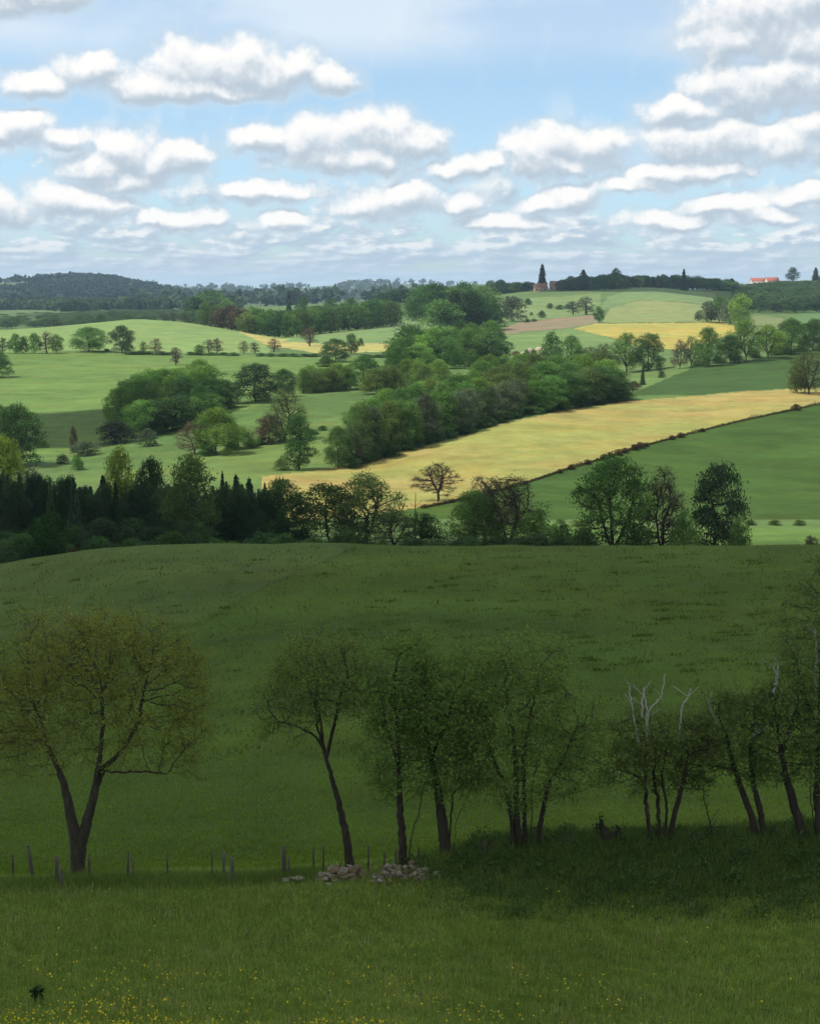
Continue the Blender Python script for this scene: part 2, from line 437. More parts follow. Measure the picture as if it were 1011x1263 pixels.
def add_twigs(P, par, n, length, seed=0, only=None):
    r = np.random.default_rng(seed)
    idx = r.integers(len(P) // 4, len(P), n) if only is None else r.choice(only, n)
    newP, newpar = list(P), list(par)
    for i in idx:
        d = P[i] - P[par[i]] if par[i] >= 0 else np.array([0, 0, 1.0])
        d = d / (np.linalg.norm(d) + 1e-9)
        v = d * 0.6 + r.normal(0, 0.6, 3); v /= np.linalg.norm(v)
        p, last = P[i], int(i)
        L_ = length * r.uniform(0.5, 1.3)
        for q in range(2):
            v = v + r.normal(0, 0.22, 3); v /= np.linalg.norm(v)
            p = p + v * L_ / 2
            newP.append(p); newpar.append(last); last = len(newP) - 1
    return np.array(newP), np.array(newpar)


def radii(P, par, r_tip, power=2.3):
    n = len(P)
    acc = np.zeros(n)
    kids = np.zeros(n, int)
    for i in range(n):
        if par[i] >= 0: kids[par[i]] += 1
    order = np.arange(n)[::-1]          # children always follow their parents
    for i in order:
        if kids[i] == 0: acc[i] = r_tip ** power
        if par[i] >= 0: acc[par[i]] += acc[i]
    return acc ** (1 / power), kids


def tubes(P, par, R, sides=5):
    n = len(P)
    main = {}
    for i in range(n):
        p = par[i]
        if p >= 0 and (p not in main or R[i] > R[main[p]]): main[p] = i
    d = np.zeros((n, 3))
    for i in range(n):
        d[i] = P[i] - P[par[i]] if par[i] >= 0 else (P[main[i]] - P[i] if i in main else (0, 0, 1))
    d /= np.linalg.norm(d, axis=1)[:, None] + 1e-9
    ref = np.where(np.abs(d[:, :1]) > 0.9, np.array([[0, 1.0, 0]]), np.array([[1.0, 0, 0]]))
    u = np.cross(d, ref); u /= np.linalg.norm(u, axis=1)[:, None] + 1e-9
    v = np.cross(d, u)
    ang = np.arange(sides) / sides * 2 * math.pi
    ring = lambda c, uu, vv, rr: c[:, None] + rr[:, None, None] * (np.cos(ang)[None, :, None] * uu[:, None] + np.sin(ang)[None, :, None] * vv[:, None])
    V = ring(P, u, v, R)
    side = [i for i in range(n) if par[i] >= 0 and main[par[i]] != i]
    V2 = ring(P[par[side]], u[side], v[side], np.minimum(R[par[side]] * 0.9, R[side] * 1.25)) if side else np.zeros((0, sides, 3))
    start = np.where(par >= 0, par, 0) * sides
    for q, i in enumerate(side): start[i] = (n + q) * sides
    keep = np.where(par >= 0)[0]
    a = np.arange(sides); b = (a + 1) % sides
    s0 = start[keep][:, None]; e0 = (keep * sides)[:, None]
    f = np.stack([s0 + a, s0 + b, e0 + b, e0 + a], 2).reshape(-1, 4)
    return np.concatenate([V.reshape(-1, 3), V2.reshape(-1, 3)]), f


def cards(Pc, size, seed=0, up=0.35, aspect=0.62, droop=None):
    """one diamond leaf (spray) per point"""
    r = np.random.default_rng(seed)
    n = len(Pc)
    nrm = r.normal(0, 1, (n, 3)); nrm[:, 2] = np.abs(nrm[:, 2]) + up
    nrm /= np.linalg.norm(nrm, axis=1)[:, None]
    t = np.cross(nrm, r.normal(0, 1, (n, 3))); t /= np.linalg.norm(t, axis=1)[:, None] + 1e-9
    if droop is not None:
        t = droop + r.normal(0, 0.25, (n, 3)); t /= np.linalg.norm(t, axis=1)[:, None]
    b = np.cross(nrm, t); b /= np.linalg.norm(b, axis=1)[:, None] + 1e-9
    s = (np.asarray(size) * r.uniform(0.6, 1.35, n))[:, None]
    V = np.stack([Pc - t * s * 0.5, Pc + b * s * 0.5 * aspect, Pc + t * s * 0.5, Pc - b * s * 0.5 * aspect], 1)
    return V.reshape(-1, 3), np.arange(n * 4).reshape(-1, 4)


def lobes_points(n, lobes, seed):
    r = np.random.default_rng(seed)
    L_ = np.array(lobes)
    w = (L_[:, 3] * L_[:, 4] * L_[:, 5]); w = w / w.sum()
    k = r.choice(len(L_), n, p=w)
    d = r.normal(0, 1, (n, 3)); d /= np.linalg.norm(d, axis=1)[:, None]
    rad = r.uniform(0.25, 1, (n, 1)) ** 0.45
    return L_[k, :3] + d * rad * L_[k, 3:6]


class Proto:
    pass


def round_proto(seed, cb=0.10, nleaf=9000, leaf=0.030, lobes=24, size=(0.10, 0.17), narrow=1.0, nattr=300, twig=0, shell=0.62, belly=0.42, rt=0.0020, inner=0.25, jitter=0.014, fork=False):
    """a rounded tree of unit height and about unit width: limbs grown into leaf masses hung on an uneven envelope"""
    r = np.random.default_rng(seed)
    L_ = []
    for k in range(lobes):
        h = (k + r.uniform(0.1, 0.9)) / lobes
        a = k * 2.4 + r.normal(0, 0.5)
        q = (h - belly) / (1 - belly) if h > belly else (belly - h) / (belly + 0.30)
        R = 0.40 * math.sqrt(max(0.04, 1 - q * q)) * r.uniform(0.72, 1.08)
        s = r.uniform(*size)
        rr = max(0, R - s * 0.55) * r.uniform(0.75, 1.0)
        L_.append((rr * math.cos(a), rr * math.sin(a), cb + s * 0.6 + h * (0.95 - cb - s * 1.1), s, s, s * r.uniform(0.7, 0.95)))
    core = [(0, 0, cb + (1 - cb) * t, 0.20, 0.20, 0.2) for t in (0.3, 0.55, 0.75)]
    L_ = np.array(L_); L_[:, :2] *= narrow; L_[:, 3:5] *= (1 + narrow) / 2
    A = lobes_points(nattr, list(L_) + core, seed)
    trunk = [(0, 0, 0), (r.normal(0, .012), r.normal(0, .012), cb * 0.6 + .03), (r.normal(0, .02), r.normal(0, .02), cb + 0.12), (r.normal(0, .03), r.normal(0, .03), cb + 0.35), (r.normal(0, .03), r.normal(0, .03), 0.72)]
    stems = [trunk]
    if fork:
        c = cb + 0.06
        stems = [[(0, 0, 0), (0.005, 0, c * 0.6), (0, 0, c), (-0.07, 0.02, c + 0.14), (-0.13, 0.04, c + 0.30)], [(0, 0, c * .85), (0.05, -0.02, c + 0.10), (0.10, -0.03, c + 0.28)], [(0, 0, c * .9), (0.01, 0.05, c + .15), (0.02, 0.09, c + .36)]]
    P, par = colonize(A, stems, 0.026, 0.5, 0.045, 60, seed, (0, 0, 0.10))
    if twig: P, par = add_twigs(P, par, twig, 0.07, seed)
    R, kids = radii(P, par, rt)
    R[:3] *= np.array([1.6, 1.3, 1.1])[:len(R[:3])]
    n1 = int(nleaf * (1 - inner))
    k = r.choice(len(L_), n1, p=(L_[:, 3] ** 2) / (L_[:, 3] ** 2).sum())
    d = r.normal(0, 1, (n1, 3)); d[:, 2] = np.where(d[:, 2] < -0.75, -d[:, 2], d[:, 2]); d /= np.linalg.norm(d, axis=1)[:, None]
    ph = r.uniform(0, 6.28, (len(L_), 3))
    bump = 1 + 0.14 * np.sin(5 * d[:, 0] + ph[k, 0]) * np.sin(5 * d[:, 1] + ph[k, 1]) + 0.10 * np.sin(9 * d[:, 2] + ph[k, 2])
    LP1 = L_[k, :3] + d * L_[k, 3:6] * (r.uniform(shell, 1.08, (n1, 1)) * bump[:, None]) + r.normal(0, jitter, (n1, 3))
    cl = r.uniform(0, 1, len(L_))
    thin = np.where(R < rt * 2.6)[0]
    k2 = r.choice(thin, nleaf - n1)
    LP = np.concatenate([LP1, P[k2] + r.normal(0, jitter * 1.6, (nleaf - n1, 3))])
    sh = np.clip(0.5 * np.concatenate([cl[k], r.uniform(0, 1, nleaf - n1)]) + 0.5 * r.uniform(0, 1, nleaf), 0, 1)
    w = np.percentile(LP[:, 0], 98) - np.percentile(LP[:, 0], 2)
    w2 = np.percentile(LP[:, 1], 98) - np.percentile(LP[:, 1], 2)
    sx = 2 / (w + w2); sz = 1 / np.percentile(LP[:, 2], 99.5)
    S = np.array([sx, sx, sz])
    o = Proto(); o.narrow = narrow
    tv, tf = tubes(P * S, par, R * sx * 0.85, 5)
    lv, lf = cards(LP * S, leaf, seed)
    o.trunk = mesh('trunk', tv, [tf], [M_BARK])
    o.crown = mesh('crown', lv, [lf], [M_LEAF], shade=sh)
    o.both = mesh('tree', np.concatenate([lv, tv]), [np.concatenate([lf, tf + len(lv)])], [M_LEAF, M_BARK],
                  shade=np.concatenate([sh, np.zeros(len(tf))]), fmat=np.concatenate([np.zeros(len(lf)), np.ones(len(tf))]))
    o.lv, o.sh = lv, sh
    return o


def spruce_proto(seed, n=5200, skirt=0.04, power=0.85, card=0.055):
    r = np.random.default_rng(seed)
    pts, dr, cl = [], [], []
    for lev in np.linspace(skirt, 0.985, 34):
        R = 0.5 * (1 - lev) ** power * r.uniform(0.8, 1.12) + 0.012
        nb = max(4, int(13 * (1 - lev) + 4))
        a0 = r.uniform(0, 6.28)
        for b in range(nb):
            a = a0 + b * 2 * math.pi / nb + r.normal(0, .15); Rb = R * r.uniform(0.7, 1.1)
            m = max(3, int(n / 34 / nb * (0.4 + 1.2 * (1 - lev))))
            t = r.uniform(0.12, 1, m) ** 0.8
            z = lev - 0.10 * t * Rb / 0.5 - 0.05 * t * t * Rb / .5
            q = np.stack([np.cos(a) * Rb * t, np.sin(a) * Rb * t, z], 1) + r.normal(0, 0.012, (m, 3))
            pts.append(q); dr.append(np.tile([math.cos(a), math.sin(a), -0.45], (m, 1))); cl.append(np.full(m, r.uniform()))
    pts, dr, cl = np.concatenate(pts), np.concatenate(dr), np.concatenate(cl)
    lv, lf = cards(pts, card, seed, up=0.6, aspect=0.45, droop=dr)
    sh = np.clip(0.5 * cl + 0.5 * r.uniform(0, 1, len(pts)), 0, 1)
    P = np.array([(0, 0, z) for z in np.linspace(0, 0.97, 12)]); par = np.arange(12) - 1
    tv, tf = tubes(P, par, np.linspace(0.035, 0.004, 12), 6)
    o = Proto(); o.narrow = 1; o.lv, o.sh = lv, sh
    o.trunk = mesh('trunk', tv, [tf], [M_BARK]); o.crown = mesh('crown', lv, [lf], [M_NEEDLE], shade=sh)
    o.both = mesh('tree', np.concatenate([lv, tv]), [np.concatenate([lf, tf + len(lv)])], [M_NEEDLE, M_BARK],
                  shade=np.concatenate([sh, np.zeros(len(tf))]), fmat=np.concatenate([np.zeros(len(lf)), np.ones(len(tf))]))
    return o


PROTO = {
    'round': [round_proto(20 + i, cb=0.0 + .02 * i, nleaf=13000, leaf=0.031, lobes=32 + 4 * i, size=(0.075, 0.14), inner=0.18) for i in range(4)],
    'oak': [round_proto(30 + i, cb=0.12, nleaf=11000, leaf=0.027, lobes=24, size=(0.08, 0.14), nattr=380, twig=200, inner=0.3, belly=0.5, fork=True) for i in range(3)],
    'tall': [round_proto(40 + i, cb=0.02, nleaf=10000, leaf=0.034, lobes=28, size=(0.08, 0.13), narrow=0.62, belly=0.38) for i in range(3)],
    'budding': [round_proto(50 + i, cb=0.08, nleaf=7500, leaf=0.021, lobes=22, size=(0.08, 0.14), nattr=420, twig=900, rt=0.0014, inner=0.4, fork=True) for i in range(3)],
    'bare': [round_proto(60 + i, cb=0.20, nleaf=900, leaf=0.012, lobes=22, nattr=700, twig=2600, rt=0.0011, inner=0.9, fork=True) for i in range(2)],
    'bush': [round_proto(70 + i, cb=0.0, nleaf=4200, leaf=0.055, lobes=14, size=(0.14, 0.22), nattr=120, belly=0.3) for i in range(3)],
    'far': [round_proto(80 + i, cb=0.03 + .01 * i, nleaf=2900, leaf=0.062, lobes=16 + 2 * i, size=(0.12, 0.2), nattr=140) for i in range(5)],
    'farbud': [round_proto(90 + i, cb=0.10, nleaf=1700, leaf=0.042, lobes=16, nattr=200, twig=300, rt=0.003, inner=.4) for i in range(2)],
    'spruce': [spruce_proto(100 + i) for i in range(3)],
    'farspruce': [spruce_proto(110 + i, n=2200, power=0.5, card=0.13) for i in range(2)],
}
# leaf colours (albedo)
FRESH = (0.140, 0.245, 0.046); GREEN = (0.098, 0.190, 0.044); DARK = (0.066, 0.130, 0.038); DEEP = (0.048, 0.084, 0.034)
LIME = (0.185, 0.235, 0.036); OLIVE = (0.105, 0.160, 0.046); GREY = (0.100, 0.132, 0.068); PINK = (0.160, 0.120, 0.080)
BROWN = (0.105, 0.092, 0.052); NEEDLE = (0.040, 0.070, 0.034)
proto_use = {}


def jit(c, amt=0.24):
    k = 1 + rng.uniform(-amt, amt)
    return (c[0] * k * (1 + rng.uniform(-.10, .10)), c[1] * k, c[2] * k * (1 + rng.uniform(-.1, .1)), 1)


KINDNAME = {'round': 'broadleaf_tree', 'oak': 'broadleaf_tree', 'tall': 'broadleaf_tree', 'budding': 'budding_tree', 'bare': 'bare_tree', 'bush': 'shrub',
            'far': 'broadleaf_tree', 'farbud': 'budding_tree', 'spruce': 'conifer_tree', 'farspruce': 'conifer_tree'}


def plant(kind, X, Y, Z, h, w, col, label, group=None, cat=None, single=None):
    k = proto_use.get(kind, 0); proto_use[kind] = k + 1
    p = PROTO[kind][k % len(PROTO[kind])]
    name = KINDNAME[kind]
    cat = cat or ('shrub' if kind == 'bush' else 'tree')
    if single is None: single = kind in ('far', 'farbud', 'farspruce', 'bush')
    if single:
        root = link(name, p.both)
        root.color = jit(col)
    else:
        root = bpy.data.objects.new(name, None); COL.objects.link(root)
        root.empty_display_size = 0.5
        link('trunk', p.trunk, root)
        c = link('crown', p.crown, root); c.color = jit(col)
    root.location = (X, Y, Z - 0.04 * h - 0.1)
    root.rotation_euler = (0, 0, rng.uniform(0, 6.28))
    hh = h * 1.04 + 0.1
    root.scale = (w, w, hh)
    tag(root, label, cat, group)
    return root


def T(kind, px, base, top, wpx, col, label, group=None):
    X, Y, Z = spot(px, base)
    zt = at(px, top, Y)[2]
    h = max(0.8, zt - Z)
    return plant(kind, X, Y, Z, h, wpx / F * Y, col, label, group)


def clump_gap(X, Y, seed):
    return math.sin(X * 0.021 + seed) * math.sin(Y * 0.017 + seed * 2) > 0.55


def wood(kinds, cols, label, group, front, depth, topline, n, wpx, seed, hmin=0.7, mass=False, cap=99, vary=0.3):
    """n trees in a belt: front = [(px, Y)], depth in metres, topline = [(px, py)]"""
    r = np.random.default_rng(seed)
    fx = [p[0] for p in front]; fy = [p[1] for p in front]
    tx = [p[0] for p in topline]; ty = [p[1] for p in topline]
    MV, MS = [], []
    for i in range(n):
        px = fx[0] + (fx[-1] - fx[0]) * (i + r.uniform(0.1, 0.9)) / n
        q = ((i * 0.618) % 1.0)
        Y = np.interp(px, fx, fy) + depth * q + 1.5
        X = (px - CX) / F * Y; Z = float(zground(X, Y))
        h = (at(px, np.interp(px, tx, ty), Y)[2] - Z) * (hmin + (1 - hmin) * (0.35 * q + 0.65 * r.uniform()))
        kd = kinds[r.integers(len(kinds))]
        h = min(h, cap * r.uniform(0.75, 1.1))
        if kd != 'bush' and not mass and wpx >= 18: h = max(h, wpx / F * Y * r.uniform(1.05, 1.4))
        if mass:
            p = PROTO[kd][int(r.integers(len(PROTO[kd])))]
            if clump_gap(X, Y, seed) : continue
            a = r.uniform(0, 6.28); ww = wpx / F * Y * r.uniform(0.8, 1.25); v = p.lv
            MV.append(np.stack([(v[:, 0] * math.cos(a) - v[:, 1] * math.sin(a)) * ww + X, (v[:, 0] * math.sin(a) + v[:, 1] * math.cos(a)) * ww + Y, v[:, 2] * max(h, 2) + Z - .3], 1))
            MS.append(np.clip(p.sh * 0.5 + r.uniform(0, .5), 0, 1)); continue
        plant(kd, X, Y, Z, max(h, 2), wpx / F * Y * r.uniform(1 - vary, 1 + vary * 1.3), cols[r.integers(len(cols))], label, group)
    if MV:
        MV = np.concatenate(MV)
        o = link('far_wood', mesh('far_wood', MV, [np.arange(len(MV)).reshape(-1, 4)], [M_LEAF], shade=np.concatenate(MS))); o.color = (*cols[0], 1)
        tag(o, label, 'wood', kind='stuff')


# ---- trees behind the knoll
G1 = 'dark conifers of the plantation behind the knoll'
wood(['spruce'], [NEEDLE], 'dark spruce packed in the plantation behind the knoll', G1, [(60, 262), (225, 262)], 14, [(60, 588), (120, 584), (225, 582)], 22, 40, 1, 0.72, vary=0.5)
wood(['spruce'], [NEEDLE], 'dark spruce packed in the plantation behind the knoll', G1, [(250, 258), (345, 262)], 14, [(250, 584), (280, 580), (345, 592)], 15, 38, 2, 0.70, vary=0.5)
wood(['round', 'tall'], [DEEP], 'dark rounded tree mixed among the plantation conifers', 'dark rounded trees among the plantation conifers', [(70, 256), (340, 254)], 8, [(70, 592), (340, 592)], 15, 36, 33, 0.75)
wood(['spruce', 'round'], [NEEDLE, DEEP], 'dark tree in the gloomy wood at the left end of the plantation', 'dark trees at the left end of the plantation', [(-40, 250), (95, 250)], 14, [(-40, 578), (95, 584)], 14, 34, 3, 0.86)
wood(['tall', 'round', 'bush'], [DEEP, DARK], 'dark understorey broadleaf standing along the front of the spruce plantation', 'understorey trees in front of the spruces', [(-20, 232), (250, 238)], 8, [(-20, 655), (90, 640), (250, 630)], 17, 34, 4, 0.6)
wood(['bush'], [DEEP, DARK], 'low dark scrub bush along the wood edge just behind the knoll', 'scrub bushes along the wood edge behind the knoll', [(-30, 222), (700, 226)], 8, [(-30, 672), (200, 652), (700, 652)], 34, 34, 5, 0.55)
T('round', 2, ('Y', 290), 540, 66, LIME, 'sunlit lime green tree cut by the left edge, above the dark plantation')
T('tall', 147, ('Y', 270), 553, 40, LIME, 'tall tree with lime green top rising above the spruces')
T('round', 186, ('Y', 266), 567, 44, DEEP, 'dark knobbly crown rising between the lime tree and the tall pale tree')
T('tall', 236, ('Y', 252), 563, 60, OLIVE, 'tall loose olive green tree rising right of the dark knobbly crown')
T('bush', 58, ('Y', 226), 634, 52, (0.030, 0.075, 0.016), 'bright green bush against the dark wood at the left')
T('bush', 88, ('Y', 221), 676, 26, (0.095, 0.045, 0.028), 'reddish brown shrub on the knoll edge below the dark wood')
T('budding', 35, ('Y', 268), 578, 48, BROWN, 'brownish budding tree at the left end of the dark plantation')
T('round', 346, ('Y', 262), 592, 62, DARK, 'dark clumpy tree against the lower tip of the yellow field')
T('round', 402, ('Y', 262), 598, 84, (0.075, 0.120, 0.042), 'wide dark rounded tree below the yellow field, left of a budding one')
T('oak', 452, ('Y', 262), 585, 78, OLIVE, 'half leafed pale tree against the yellow field, its limbs showing')
T('budding', 486, ('Y', 258), 628, 50, OLIVE, 'low olive tree between the pale half leafed tree and the thin pole')
T('bush', 520, ('Y', 262), 634, 52, DARK, 'low dark bush below the thin bare pole')
T('bare', 540, 618, 571, 50, BROWN, 'bare leafless tree with forked trunk standing on the yellow field border')
T('round', 585, ('Y', 258), 607, 62, GREEN, 'dark tree at the left side of the big dark clump')
T('budding', 628, ('Y', 256), 588, 86, (0.085, 0.118, 0.048), 'biggest dark tree of the clump in the middle of the valley')
T('budding', 598, ('Y', 268), 588, 60, PINK, 'thin budding tree whose twigs show above the dark clump')
T('bush', 662, ('Y', 250), 630, 44, GREEN, 'dark bush at the right foot of the big dark clump')
T('bush', 692, ('Y', 246), 642, 34, GREEN, 'small dark pointed bush right of the big dark clump')
T('oak', 758, ('Y', 240), 564, 96, GREEN, 'spreading oak with open crown right of the valley clump')
T('budding', 819, ('Y', 240), 577, 54, BROWN, 'reddish brown budding tree beside the spreading oak')
T('tall', 886, ('Y', 240), 574, 64, (0.070, 0.110, 0.046), 'tall upright dark green tree at the right of the valley row')
for px, top, w, c, lb in ((722, 652, 34, DARK, 'dark bush under the left side of the spreading oak'), (785, 648, 42, DARK, 'dark bush between the oak and the brown budding tree'),
                          (846, 632, 34, GREEN, 'greyish green bush left of the tall upright tree'), (915, 640, 28, GREEN, 'drooping green bush right of the tall upright tree'),
                          (1004, 662, 22, BROWN, 'small brown bush on the knoll brow at the right edge')):
    T('bush', px, ('Y', 234), top, w, c, lb)
for px in (640, 715, 770, 838, 866, 890, 925, 955, 985):
    T('bush', px, 648 if px > 700 else 645, 641 if px > 700 else 638, rng.uniform(12, 26), (GREY, OLIVE, BROWN)[px % 3], 'low scrubby bush along the stream line below the green slope', 'scrub along the stream line')

# ---- wood along the yellow field
G2 = 'trees of the wood along the upper edge of the yellow field'
LB2 = 'leafy tree in the wood along the upper edge of the big yellow field'
fr = [(432, 378), (480, 392), (560, 415), (620, 436), (700, 462), (768, 483)]
wood(['round', 'tall', 'round', 'tall', 'round', 'budding'], [GREEN, DARK, GREEN, OLIVE, GREY], LB2, G2, fr, 4, [(432, 512), (480, 490), (560, 478), (620, 470), (700, 458), (768, 470)], 26, 32, 6, 0.82)
wood(['bush'], [DARK, DEEP, DARK], 'low bush in the shady edge of the wood above the yellow field', 'edge bushes of the wood above the yellow field', [(422, 374), (480, 389), (560, 412), (620, 433), (700, 459), (768, 480)], 2, [(425, 560), (480, 545), (560, 522), (620, 505), (700, 489), (768, 480)], 30, 22, 66, 0.5)
wood(['round', 'round', 'tall'], [GREEN, FRESH, GREEN, OLIVE], LB2, G2, [(438, 392), (480, 408), (560, 440), (620, 465), (700, 492), (755, 510)], 36, [(438, 500), (480, 476), (540, 468), (600, 464), (640, 456), (700, 447), (755, 462)], 32, 37, 7, 0.88)
T('round', 417, 577, 528, 34, DARK, 'dark tree standing alone just left of the wood on the yellow field')
T('tall', 369, 580, 512, 36, DARK, 'tall dark tree on the pasture above the left tip of the yellow field')
T('bush', 347, 580, 565, 18, OLIVE, 'small bush at the left foot of the tall pasture tree')
T('budding', 352, 546, 480, 44, OLIVE, 'lofty half leafed tree in the middle hedge line, behind the tall pasture tree')
T('round', 333, 547, 512, 34, BROWN, 'brownish tree in the middle hedge line, left of the lofty half leafed one')
T('round', 268, 560, 503, 50, FRESH, 'leafy light green tree in the middle of the lower left hedge line')
T('budding', 240, 560, 520, 40, PINK, 'brown budding tree at the left end of the lower left hedge line')
T('round', 293, 554, 525, 38, GREEN, 'rounded low tree right of the light green hedge line tree')
for px, py, tp, w in ((310, 551, 541, 18), (322, 549, 540, 16), (385, 536, 529, 16), (398, 531, 525, 12), (255, 562, 548, 22)):
    T('bush', px, py, tp, w, DARK, 'low dark bush of the middle hedge line across the pasture', 'bushes of the middle hedge line')
# belt from the left clump to the middle
G3 = 'trees of the big clump in the left valley'
LB3 = 'leafy tree in the big clump in the left valley'
wood(['round', 'round', 'tall'], [GREEN, FRESH, DARK, GREEN], LB3, G3, [(148, 482), (200, 478), (262, 500)], 55, [(148, 488), (180, 460), (205, 452), (240, 466), (262, 478)], 19, 38, 8, 0.84)
wood(['round', 'bush'], [DARK, GREEN, DEEP], LB3, G3, [(165, 462), (210, 462), (262, 482)], 8, [(165, 505), (210, 488), (262, 480)], 8, 34, 9, 0.85)
T('bush', 182, 551, 529, 22, GREY, 'round greyish bush at the foot of the big left clump')
T('bush', 142, 547, 520, 42, (0.05, 0.06, 0.038), 'wide dull green bush at the left foot of the big clump')
T('round', 272, 505, 468, 42, DARK, 'dark tree joining the big left clump to the dark spreading tree')
T('round', 316, 496, 449, 56, DEEP, 'dark spreading tree in the upper hedge belt, right of the big left clump')
T('round', 350, 489, 456, 30, DARK, 'dark tree right of the dark spreading tree')
wood(['round', 'tall'], [GREEN, FRESH, GREEN, OLIVE], 'green tree in the upper hedge belt between the dark spreading tree and the central wood', 'green trees of the upper hedge belt', [(368, 558), (400, 566), (432, 575)], 12, [(368, 460), (400, 456), (432, 458)], 8, 24, 10, 0.82)
T('round', 449, 480, 440, 40, GREEN, 'full round green tree at the right end of the upper hedge belt')
T('round', 22, 575, 500, 62, DARK, 'big dark tree at the left edge of the lower green field')
T('round', -6, ('Y', 440), 498, 40, DARK, 'dark tree cut by the left edge beside the big dark one')
T('tall', 91, 558, 526, 9, BROWN, 'thin dead looking trunk standing in the hollow of the left field')
T('bush', 106, 562, 544, 32, GREY, 'dull grey bush in the hollow of the left field')
T('bush', 78, 572, 560, 14, GREY, 'small grey bush below the thin dead trunk')
T('bush', 55, 552, 543, 10, GREEN, 'tiny bush beside the big dark left edge tree')
T('bush', 96, 580, 562, 14, GREEN, 'upright little bush just above the spruces')
T('round', -2, 466, 433, 30, DARK, 'dark tree cut by the left edge on the upper green field')
# crest line trees on the left
for px, top, w, kd, c, lb in ((4, 416, 12, 'farbud', OLIVE, 'thin tree at the very left of the crest line'), (20, 412, 16, 'far', GREEN, 'left tree of the group at the left end of the crest line'),
                              (30, 415, 12, 'far', DARK, 'dark small tree second in the crest line group'), (43, 411, 15, 'far', GREEN, 'third tree of the crest line group, slim and green'),
                              (58, 409, 18, 'farbud', PINK, 'pinkish budding tree of the crest line group'), (70, 413, 16, 'far', GREEN, 'last tree at the right of the crest line group')):
    T(kd, px, 436, top, w, c, lb)
T('round', 110, 433.5, 404, 42, GREEN, 'wide tree standing on the crest between the group and the dark round one')
T('round', 151, 435, 402, 28, DEEP, 'dark round tree standing alone on the crest of the left field')
for px, py, tp, w, kd, c, lb in ((177, 437, 421, 11, 'farbud', OLIVE, 'small olive tree on the field hedge right of the dark round crest tree'), (193, 438, 417, 15, 'farbud', PINK, 'pink budding small tree on the field hedge, beside the small olive one'),
                                 (217, 450, 428, 16, 'farbud', PINK, 'small pinkish tree with dark trunk standing in the green field below the hedge'), (246, 437, 425, 12, 'far', GREEN, 'small green tree on the field hedge'),
                                 (258, 436, 418, 13, 'farbud', PINK, 'pinkish bare tree left of its twin on the field hedge'), (268, 436, 417, 14, 'farbud', PINK, 'pinkish bare tree right of its twin on the field hedge'),
                                 (301, 436, 420, 12, 'farbud', PINK, 'faint pink tree on the right part of the field hedge'), (314, 436, 422, 12, 'farbud', PINK, 'low pink bush tree next to the faint pink tree'),
                                 (338, 434, 417, 16, 'farbud', PINK, 'pinkish brown tree at the left end of the yellow sliver'), (382, 427, 404, 18, 'farbud', PINK, 'bare pink tree standing in the yellow sliver field')):
    T(kd, px, py, tp, w, c, lb)
T('round', 413, 446, 418, 32, DARK, 'dark round tree by the farm track at the end of the yellow sliver')
T('far', 433, 437, 412, 18, OLIVE, 'olive tree right of the dark round track tree')
T('bush', 402, 452, 441, 22, DARK, 'low dark bush below the dark round track tree')
T('far', 445, 427, 417, 8, DARK, 'tiny dark tree at the edge of the pale belt field')
T('bush', 132, 434, 430, 8, DARK, 'little dark bush between the two big crest trees')
for px in (160, 172, 184, 200, 212, 235, 246, 262, 276, 288, 322, 334, 350, 362, 376, 388, 452, 466, 478):
    T('bush', px, np.interp(px, [150, 250, 330, 470], [437, 438, 439.5, 441]), np.interp(px, [150, 250, 330, 470], [432.5, 434, 435.5, 437]), rng.uniform(10, 18), DARK, 'low hedge bush along the ditch between the two left fields', 'hedge bushes between the two left fields')

# ---- central woods
G4 = 'trees of the central wood'
LB4 = 'leafy tree in the central wood between the pale fields'
wood(['round', 'round', 'far'], [GREEN, DARK, GREEN, FRESH], LB4, G4, [(488, 640), (510, 650), (560, 690), (612, 690)], 90, [(488, 440), (500, 426), (540, 414), (580, 402), (612, 408)], 26, 32, 12, 0.85)
wood(['round', 'tall'], [FRESH, GREEN, OLIVE], 'sunlit tree in the front fringe of the central wood', 'front fringe trees of the central wood', [(455, 560), (500, 545), (545, 560)], 25, [(455, 458), (500, 450), (545, 450)], 7, 28, 13, 0.82)
T('round', 602, 478, 438, 34, FRESH, 'fresh green tree in front of the right end of the central wood')
wood(['round', 'far'], [GREEN, FRESH, DARK], 'green tree in the hedge right of the central wood, below the pale earth patch', 'green trees right of the central wood', [(610, 600), (650, 600), (690, 590)], 40, [(610, 444), (650, 447), (690, 444)], 11, 24, 14, 0.8)
T('farbud', 505, ('Y', 800), 416, 28, OLIVE, 'brownish tree rising at the upper left of the central wood')
G5 = 'trees of the wood belt behind the yellow sliver'
wood(['far'], [GREEN, DARK, GREEN, DARK, OLIVE], 'tree in the wood belt behind the yellow sliver and the pale belt field', G5, [(305, 1015), (345, 990), (400, 1040), (440, 1090), (488, 1110)], 100, [(305, 384), (345, 382), (400, 378), (440, 377), (488, 378)], 46, 24, 15, 0.84)
wood(['farbud', 'far'], [OLIVE, GREY, BROWN, OLIVE], 'brownish budding tree in the copse right of the light crest field', 'budding trees right of the light crest field', [(252, 1110), (305, 1030)], 70, [(252, 388), (280, 384), (305, 384)], 12, 22, 16, 0.8)
